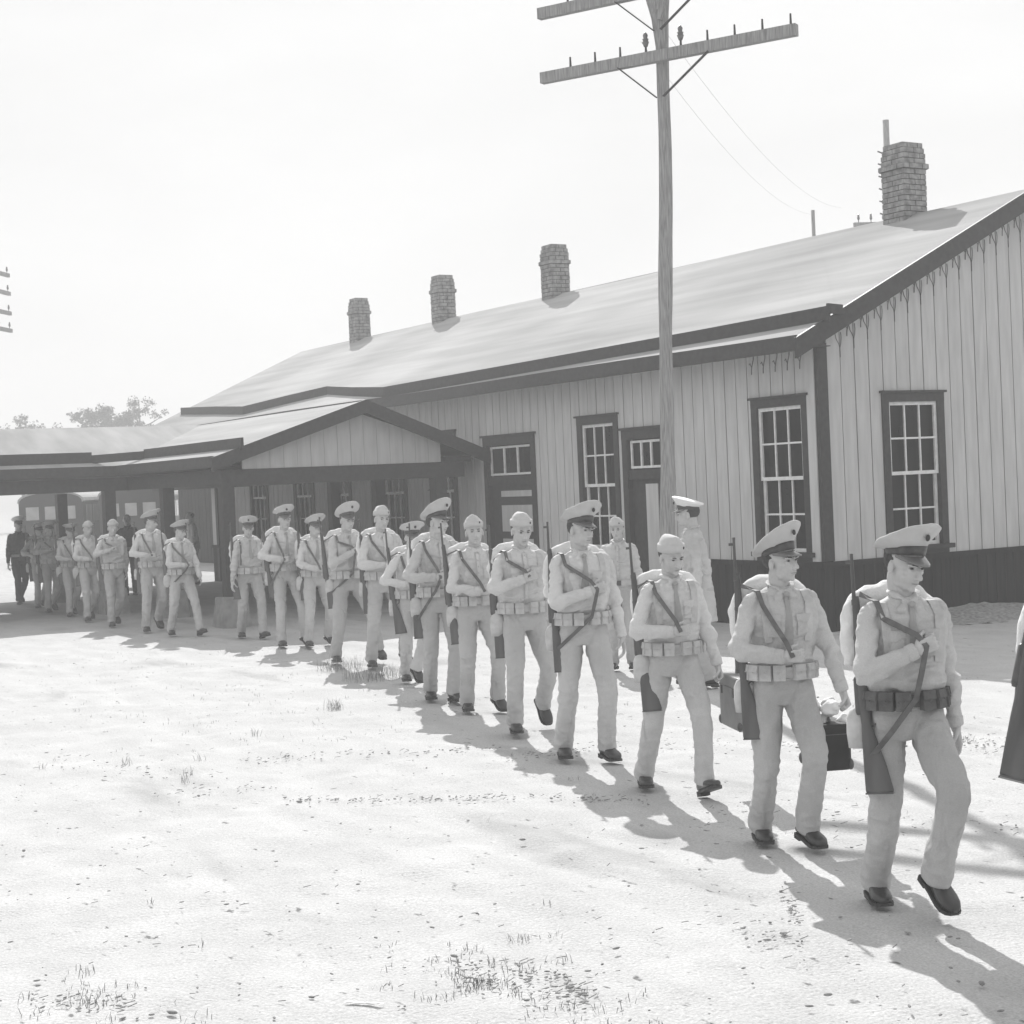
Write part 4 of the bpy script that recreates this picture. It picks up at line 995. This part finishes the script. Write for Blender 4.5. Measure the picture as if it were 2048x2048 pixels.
    # ---- rifle, slung on the right shoulder: a thing of its own
    if rifle:
        r = dup_rifle(seed); tz = rot('Z', heading - PI / 2)
        butt = A3((.222 + .012 * math.sin(seed * 2.1)) * s, .03 + .03 * math.sin(seed * 1.7), hipz - (.31 + .03 * math.sin(seed)) * s); mz = butt + A3(-.005 + .03 * math.sin(seed * 3.3), -.17 + muzzle_fwd, 1.07)
        if bearings: butt = butt + A3(*bearings[0]); mz = mz + A3(*bearings[1])
        ax = mz - butt; ax /= np.linalg.norm(ax); sd_ = A3(1, 0, 0) - ax * ax[0]; sd_ /= np.linalg.norm(sd_); fw_ = np.cross(ax, sd_); an_ = -1.75 - .5 * random.Random(seed + 9).random(); sd_, fw_ = sd_ * math.cos(an_) + fw_ * math.sin(an_), fw_ * math.cos(an_) - sd_ * math.sin(an_)   # rifle local: Z along barrel, -Y trigger side
        Rm = np.stack([sd_, fw_, ax], 1); Wm = tz @ Rm; wp = tz @ butt + np.array(loc)
        r.matrix_world = Matrix(((*Wm[0], wp[0]), (*Wm[1], wp[1]), (*Wm[2], wp[2]), (0, 0, 0, 1)))
        tag(r, rifle_label or ('rifle slung on the right shoulder of the ' + name_label)[:90], 'rifle', 'rifles slung by the marching men')
        inv = Rm.T
        fdr = hands[1] - elb[1]; fdr /= np.linalg.norm(fdr)
        hnd = hands[1] + fdr * .03 + A3(0, .010, 0) if rh != 'down' else front(.15 * s, zz(1.10), .012)
        top = A3(.140 * s, lean + .095, zz(1.40)); top = front(top[0], top[2], .012)
        pts = [mz - ax * .28 + A3(-.01, .02, 0), A3(.150 * s, lean - .03, zz(1.478)), A3(.145 * s, lean + .035, zz(1.474))]
        nr = [A3(1, 0, .2), A3(0, -.2, 1), A3(0, .4, 1)]
        for t_ in (0, .2, .4, .6, .8):
            x_ = top[0] * (1 - t_) + hnd[0] * t_; z_ = top[2] * (1 - t_) + (hnd[2] + .03) * t_
            q_ = front(x_, z_, .014); q_[1] = max(q_[1], top[1] * (1 - t_) + hnd[1] * t_ - .01); pts.append(q_); nr.append(A3(.1, 1, .2))
        pts += [hnd]; nr += [A3(0, 1, 0)]
        e_ = butt + ax * .17 + A3(-.015, .02, 0)
        if low:
            w0_ = front(min(hnd[0] + .03, .10 * s), hipz + .10 * s, .05); w1_ = w0_ * .45 + e_ * .55 + A3(.01, .03, 0)
            for q_ in (hnd * .5 + w0_ * .5 + A3(0, .005, 0), w0_, w1_, e_): pts.append(q_); nr.append(A3(0, 1, 0))
        g = G(); strap(g, [inv @ (p - butt) for p in pts], .026, .005, [inv @ n0 for n0 in nr]); g.obj('sling', M['leather'], r)
        tz_ = None
    return root

M['tie'] = mat('khaki_necktie', .31, .85, 20, .1, .3, 140)
M['capcloth'] = mat('khaki_cap_cloth', .48, .85, 14, .06, .3, 160)
M['capwhite'] = mat('white_cap_cover', .75, .7, 14, .04)
# one rifle, copied for every man
def make_rifle():
    r = empty('rifle', (0, 0, 0)); w = M['stock']
    def sec(z, cy, hx, hy): return np.array([(p[0], p[1], z) for p in ring(0, cy, 0, hx, hy, 14, 2.6)])
    g = G(); loft(g, [sec(0, -.045, .020, .060), sec(.01, -.045, .022, .064), sec(.12, -.032, .021, .052), sec(.24, -.014, .018, .034), sec(.31, -.004, .016, .022), sec(.36, -.004, .019, .026), sec(.44, 0, .021, .027), sec(.56, .0, .021, .024), sec(.72, .002, .018, .020), sec(.86, .004, .015, .016), sec(.90, .004, .012, .013)])
    g.obj('stock', w, r, True)
    g = G(); tube(g, [(0, .018, .40), (0, .018, .55), (0, .014, .80), (0, .012, 1.08), (0, .012, 1.10)], [.015, .013, .0105, .008, .009], 10); g.obj('barrel', M['steel'], r, True)
    g = G(); loft(g, [sec(.355, .022, .012, .014), sec(.37, .024, .014, .017), sec(.52, .024, .014, .017), sec(.53, .022, .011, .012)]); tube(g, [(.01, .022, .40), (.045, .016, .395), (.05, .0, .392)], [.006, .005, .009], 8); g.obj('receiver', M['steel'], r, True)
    g = G(); tube(g, [(0, -.03, .30), (0, -.055, .32), (0, -.055, .36), (0, -.032, .39)], [.004] * 4, 6, sub=2); g.obj('trigger_guard', M['steel'], r, True)
    g = G(); box(g, -.003, .003, .02, .042, 1.055, 1.07); tube(g, [(0, .010, .86), (0, .010, .885)], [.017, .017], 10); tube(g, [(0, .008, .70), (0, .008, .715)], [.021, .021], 10); g.obj('front_sight', M['steel'], r)
    g = G(); box(g, -.020, .020, -.108, .018, -.006, .002); g.obj('butt_plate', M['steel'], r)
    return r
rifle0 = make_rifle(); rifle_used = [False]
def dup_rifle(seed):
    if not rifle_used[0]: rifle_used[0] = True; return rifle0
    r = rifle0.copy(); COL.objects.link(r)
    for c in rifle0.children:
        if c.name.startswith('sling'): continue
        d = c.copy(); COL.objects.link(d); d.parent = r
    return r

def D(a): return math.radians(a)
HD = D(-15)
def place(pt, hdg):      # world foot -> local foot
    pass
def wf(root, hdg, p, lift=0, pit=0):
    c, s_ = math.cos(-(hdg - PI / 2)), math.sin(-(hdg - PI / 2)); dx, dy = p[0] - root[0], p[1] - root[1]
    return (dx * c - dy * s_, dx * s_ + dy * c, lift, pit)
def man(label, root, hdg, R_, L_, H, rl=(0, 0), ll=(0, 0), **k):
    person(label, (root[0], root[1], 0), hdg, H=H, rf=wf(root, hdg, R_, *rl), lf=wf(root, hdg, L_, *ll), **k)

# nearest first, along the file
man('nearest full figure, man in tilted peaked cap with dark cartridge belt and fist on sling', (10.24, -8.60), D(-24), (10.03, -8.63), (10.45, -8.64), 1.74, ll=(.05, .45), rh='chest', rhp=(.02, .20, 1.235), lh='down', lhp=(-.25, .02, .80), cap='peaked', captilt=.34, hyaw=D(26), hpitch=D(-12), vox=.006, belt='dark', seed=1, low=True, build=1.05,
    rifle_label='nearest rifle, dark butt hanging beside the tilted cap man right leg', bearings=((-.02, .03, 0), (-.05, -.02, .10)))
man('man in peaked cap with shining visor, hand at belly, carrying dark bag', (8.86, -8.17), D(-22), (8.69, -8.22), (9.02, -8.16), 1.69, ll=(.02, .12), rl=(0, 0), rh='belly', lh='carry', lhp=(-.33, .12, .78), cap='peaked', captilt=.36, hyaw=D(34), hpitch=D(4), vox=.0065, seed=4, build=1.08,
    bearings=((0, 0, 0), (-.05, 0, .03)), rifle_label='rifle whose muzzle stands beside the shining visor cap man')
man('man in garrison cap looking down, broad pouch belt, carrying pale suitcase', (7.2, -7.68), D(-22), (6.92, -7.75), (7.46, -7.66), 1.67, ll=(.0, -.30), rh='belly', rhp=(.05, .22, 1.13), lh='carry', lhp=(-.31, .06, .78), cap='garrison', hyaw=D(6), hpitch=D(-14), vox=.007, seed=2, tie=True,
    rifle_label='rifle of the pale suitcase carrier, butt below his canteen')
man('tall man in peaked cap stepping out long, fist high on sling, fourth from right', (5.75, -7.42), D(-20), (5.59, -7.53), (5.92, -7.36), 1.82, ll=(0, .05), rh='chest', rhp=(-.01, .21, 1.24), lh='down', lhp=(-.28, .0, .83), cap='peaked', captilt=.28, hyaw=D(26), vox=.0075, seed=5, low=True, tie=True, build=1.06,
    rifle_label='rifle with large dark butt beside the tall peaked cap man')
man('man in garrison cap with eyes lowered, wide buckled belt and pale canteen', (4.23, -7.01), D(-18), (4.28, -7.16), (4.12, -6.78), 1.79, ll=(.02, .75), rh='high', rhp=(.03, .19, 1.25), lh='back', cap='garrison', hyaw=D(8), hpitch=D(-12), vox=.008, seed=3, tie=False,
    rifle_label='rifle rising left of the garrison cap man with lowered eyes')
man('slim man in crumpled garrison cap, forearm across his belly', (2.93, -6.72), D(-16), (2.85, -6.81), (3.03, -6.58), 1.74, ll=(.0, .35), rh='belly', rhp=(.0, .23, 1.10), lh='down', cap='garrison', hyaw=D(-10), hpitch=D(4), vox=.0085, seed=6, tie=False,
    rifle_label='rifle of the slim man in crumpled garrison cap')
man('tall man in round peaked cap gazing to his left, sixth cap from right', (2.02, -6.6), D(-15), (1.86, -6.66), (2.2, -6.58), 1.84, rh='chest', rhp=(.06, .22, 1.16), lh='back', cap='peaked', captilt=.3, hyaw=D(38), hpitch=D(5), vox=.009, seed=7, low=True, tie=False, rifle_label='rifle of the tall round cap man gazing left')
man('short man in peaked cap half hidden behind the tall round cap man', (.55, -6.12), D(-14), (.36, -6.15), (.80, -6.24), 1.66, ll=(.04, .5), rh='wide', lh='down', cap='peaked', captilt=.25, hyaw=D(6), hpitch=D(-10), vox=.010, seed=8, rifle_label='rifle beside the half hidden short man face')
man('man in pale garrison cap facing forward, fist at his side of chest', (-1.1, -5.65), D(-12), (-1.18, -5.80), (-1.0, -5.45), 1.82, ll=(.02, .4), rh='chest', rhp=(.02, .22, 1.16), lh='fwd', cap='garrison', hyaw=D(8), vox=.010, seed=9, tie=False, rifle_label='rifle of the pale garrison cap man in mid file')
man('man in sharply tilted peaked cap, fist raised to his shoulder strap', (-2.0, -5.66), D(-10), (-2.02, -5.86), (-1.75, -5.42), 1.81, ll=(.02, .4), rh='high', rhp=(-.02, .18, 1.26), lh='down', cap='peaked', captilt=.42, hyaw=D(10), vox=.011, seed=10, low=True, rifle_label='rifle of the sharply tilted cap man in mid file')
man('short man in peaked cap between two taller men, forearm level', (-4.25, -5.08), D(-8), (-4.17, -5.26), (-4.3, -4.9), 1.68, ll=(0, .3), rh='belly', lh='back', cap='peaked', captilt=.34, hyaw=D(12), hpitch=D(-8), vox=.012, seed=11, rifle_label='rifle of the short man between two taller men')
man('man in level peaked cap with pack showing at his ear, hand at ribs', (-4.6, -5.36), D(-8), (-4.5, -5.5), (-4.4, -5.2), 1.81, ll=(0, .3), rh='wide', rhp=(.10, .21, 1.14), lh='down', cap='peaked', captilt=.2, hyaw=D(4), vox=.012, seed=12, low=True, rifle_label='rifle of the man in the level peaked cap')
man('man in peaked cap walking with both arms hanging, gap behind him', (-6.2, -5.24), D(-8), (-6.35, -5.34), (-5.92, -5.18), 1.70, ll=(0, -.15), rh='down', lh='back', cap='peaked', captilt=.28, hyaw=D(-8), hpitch=D(-10), vox=.012, seed=13, rifle_label='rifle of the man with both arms hanging')
man('man in peaked cap striding wide, head turned, at front of the rear group', (-7.6, -5.75), D(-6), (-7.72, -5.90), (-7.3, -5.60), 1.67, ll=(0, -.2), rh='belly', rhp=(-.02, .22, 1.12), lh='fwd', cap='peaked', captilt=.15, hyaw=D(36), vox=.012, seed=14, low=True, rifle_label='rifle of the wide striding man leading the rear group')
man('man in peaked cap with hand at chest, third from back of bright group', (-8.82, -5.78), D(-6), (-8.72, -5.95), (-9.0, -5.65), 1.82, ll=(.02, .6), rh='wide', rhp=(.06, .22, 1.17), lh='down', cap='peaked', captilt=.22, hyaw=D(34), vox=.012, seed=15, rifle_label='rifle of the man behind the wide striding man')
man('man in garrison cap with elbow out and fist at collar, second in rear group', (-10.45, -5.88), D(-4), (-10.3, -6.0), (-10.7, -5.8), 1.73, ll=(.02, .5), rh='high', rhp=(.06, .19, 1.27), lh='back', cap='garrison', hyaw=D(0), vox=.013, detail=0, seed=16, rifle_label='rifle of the rear group man in garrison cap')
man('man in tall pale garrison cap, his forearm level above canteen, near left', (-12.05, -5.82), D(-2), (-11.9, -5.92), (-12.3, -5.75), 1.70, ll=(.02, .6), rh='belly', rhp=(.02, .22, 1.13), lh='back', cap='garrison', hyaw=D(10), vox=.014, detail=0, seed=17, rifle_label='rifle of the tall pale garrison cap man at left')
man('man in dim peaked cap just outside the canopy shade', (-13.55, -5.70), D(0), (-13.4, -5.8), (-13.8, -5.62), 1.65, ll=(.02, .6), rh='belly', lh='down', cap='peaked', captilt=.1, hyaw=D(4), hpitch=D(-12), vox=.014, detail=0, seed=18, rifle_label='rifle of the man just outside canopy shade')
man('shaded man in peaked cap under the canopy, right one of the pair', (-15.05, -5.66), D(2), (-14.9, -5.78), (-15.3, -5.56), 1.68, ll=(.02, .6), rh='chest', lh='down', cap='peaked', hyaw=D(0), vox=.014, detail=0, seed=19, rifle_label='rifle of the right man in the shaded pair')
man('shaded man in peaked cap under the canopy, left one of the pair', (-16.6, -5.45), D(2), (-16.45, -5.56), (-16.85, -5.36), 1.63, ll=(.02, .6), rh='wide', lh='down', cap='peaked', hyaw=D(0), vox=.014, detail=0, seed=20, rifle_label='rifle of the left man in the shaded pair')
darku = mat('dark_uniform_wool', .05, .95, 10, .15, .4, 120)
man('man in dark uniform and white topped cap at far left of the file', (-18.25, -5.42), D(0), (-18.1, -5.5), (-18.5, -5.36), 1.76, ll=(.02, .6), rh='down', lh='down', cap='white', hyaw=D(5), vox=.014, detail=0, seed=21, capmat=darku, pack=False, rifle=False)
# the next man ahead, cut by the right edge
man('man cut off by the right edge, only elbow, pack and rifle butt showing', (11.50, -8.80), D(-24), (11.38, -8.90), (11.76, -8.80), 1.80, rh='belly', lh='down', cap='peaked', vox=.006, seed=22, rifle_label='rifle butt at the right edge of the view', bearings=((.17, .02, .22), (-.17, -.06, .12)))
# bystanders
person('short man in garrison cap standing behind the file in plain shirt without pack', (1.35, -4.05, 0), D(-40), H=1.60, rf=(.10, 0, 0, 0), lf=(-.10, 0, 0, 0), rh='down', lh='down', rhp=(.24, .05, .80), cap='garrison', hyaw=D(-8), vox=.0085, seed=24, group=None, rifle=False, pack=False, tie=False)
person('officer in white topped cap and belted coat standing in profile behind the file', (3.14, -4.36, 0), D(-118), H=1.79, rf=(.10, .04, 0, 0), lf=(-.10, -.04, 0, 0), rh='down', lh='down', rhp=(.25, -.06, .82), cap='white', captilt=.05, hyaw=D(-14), vox=.0085, seed=25, group=None, rifle=False, pack=False, coat=True, tie=True)
person('dark dressed man standing under the canopy behind the rear group', (-18.3, -3.1, 0), D(-30), H=1.72, rf=(.10, 0, 0, 0), lf=(-.10, 0, 0, 0), rh='down', lh='down', cap=None, vox=.014, detail=0, seed=26, group=None, rifle=False, pack=False, capmat=darku)
person('man standing by the far station wall, seen from the side', (-20.5, -.85, 0), D(-100), H=1.68, rf=(.10, 0, 0, 0), lf=(-.10, 0, 0, 0), rh='down', lh='down', cap=None, vox=.014, detail=0, seed=27, group=None, rifle=False, pack=False, tie=False)

# luggage carried in the hands
def bag(loc, rz, label, w, d, h, m, cat, cloth=None, flap=True):
    r = empty(cat, loc, rz, label=label, cat=cat)
    g = G(); loft(g, [ring(0, 0, z, w / 2 * f, d / 2 * f, 28, 7) for z, f in ((0, .96), (.012, 1), (h * .5, 1.01), (h - .012, 1), (h, .95))]); o = g.obj('case_body', m, r, False)
    b = o.modifiers.new('b', 'BEVEL'); b.width = .01; b.segments = 2
    g = G(); tube(g, [(-.07, 0, h - .005), (-.06, 0, h + .035), (0, 0, h + .045), (.06, 0, h + .035), (.07, 0, h - .005)], [.007, .008, .009, .008, .007], 8, sub=3); g.obj('handle', M['leather'], r, True)
    g = G()
    for s_ in (-1, 1):
        for t_ in (-1, 1):
            for z in (.03, h - .03): ell(g, (s_ * (w / 2 - .02), t_ * (d / 2 - .012), z), (.03, .018, .032), 8, 6)
    g.obj('corner_guard', M['steel'], r, True)
    g = G(); 
    for s_ in (-1, 1): box(g, s_ * w * .28 - .014, s_ * w * .28 + .014, -d / 2 - .008, -d / 2 + .002, h * .62, h * .78)
    g.obj('latch', M['steel'], r)
    g = G(); box(g, -w / 2 - .003, w / 2 + .003, -d / 2 - .004, d / 2 + .004, h * .78, h * .79); g.obj('lid_seam', M['leather'], r)
    return r
M['case'] = mat('tan_suitcase_leather', .23, .6, 8, .15, .2, 60); M['darkcase'] = mat('black_bag_leather', .018, .4, 8, .4, .2, 40)
bag((7.44, -7.33, .40), D(-22), 'pale tan suitcase hanging between the garrison cap man and the shining visor man', .46, .17, .34, M['case'], 'suitcase')
bag((8.98, -7.98, .42), D(-22), 'dark bag with white laundry on top hanging beside nearest man canteen', .32, .2, .25, M['darkcase'], 'bag')
g = G(); rr = random.Random(9)
for i in range(16): ell(g, (8.95 + rr.uniform(-.14, .14), -7.97 + rr.uniform(-.07, .07), .70 + rr.uniform(-.03, .09)), (rr.uniform(.03, .06), rr.uniform(.03, .05), rr.uniform(.03, .05)), 10, 7, rot('X', rr.random() * 3))
me = remesh(g, .009, 1); v = getv(me); v += getn(me) * ((vnoise(v * 30) - .5) * .03)[:, None]; setv(me, v); me.materials.append(M['capwhite']); tag(link('laundry_bundle', me), 'bundle of white laundry lying on the dark bag', 'laundry')
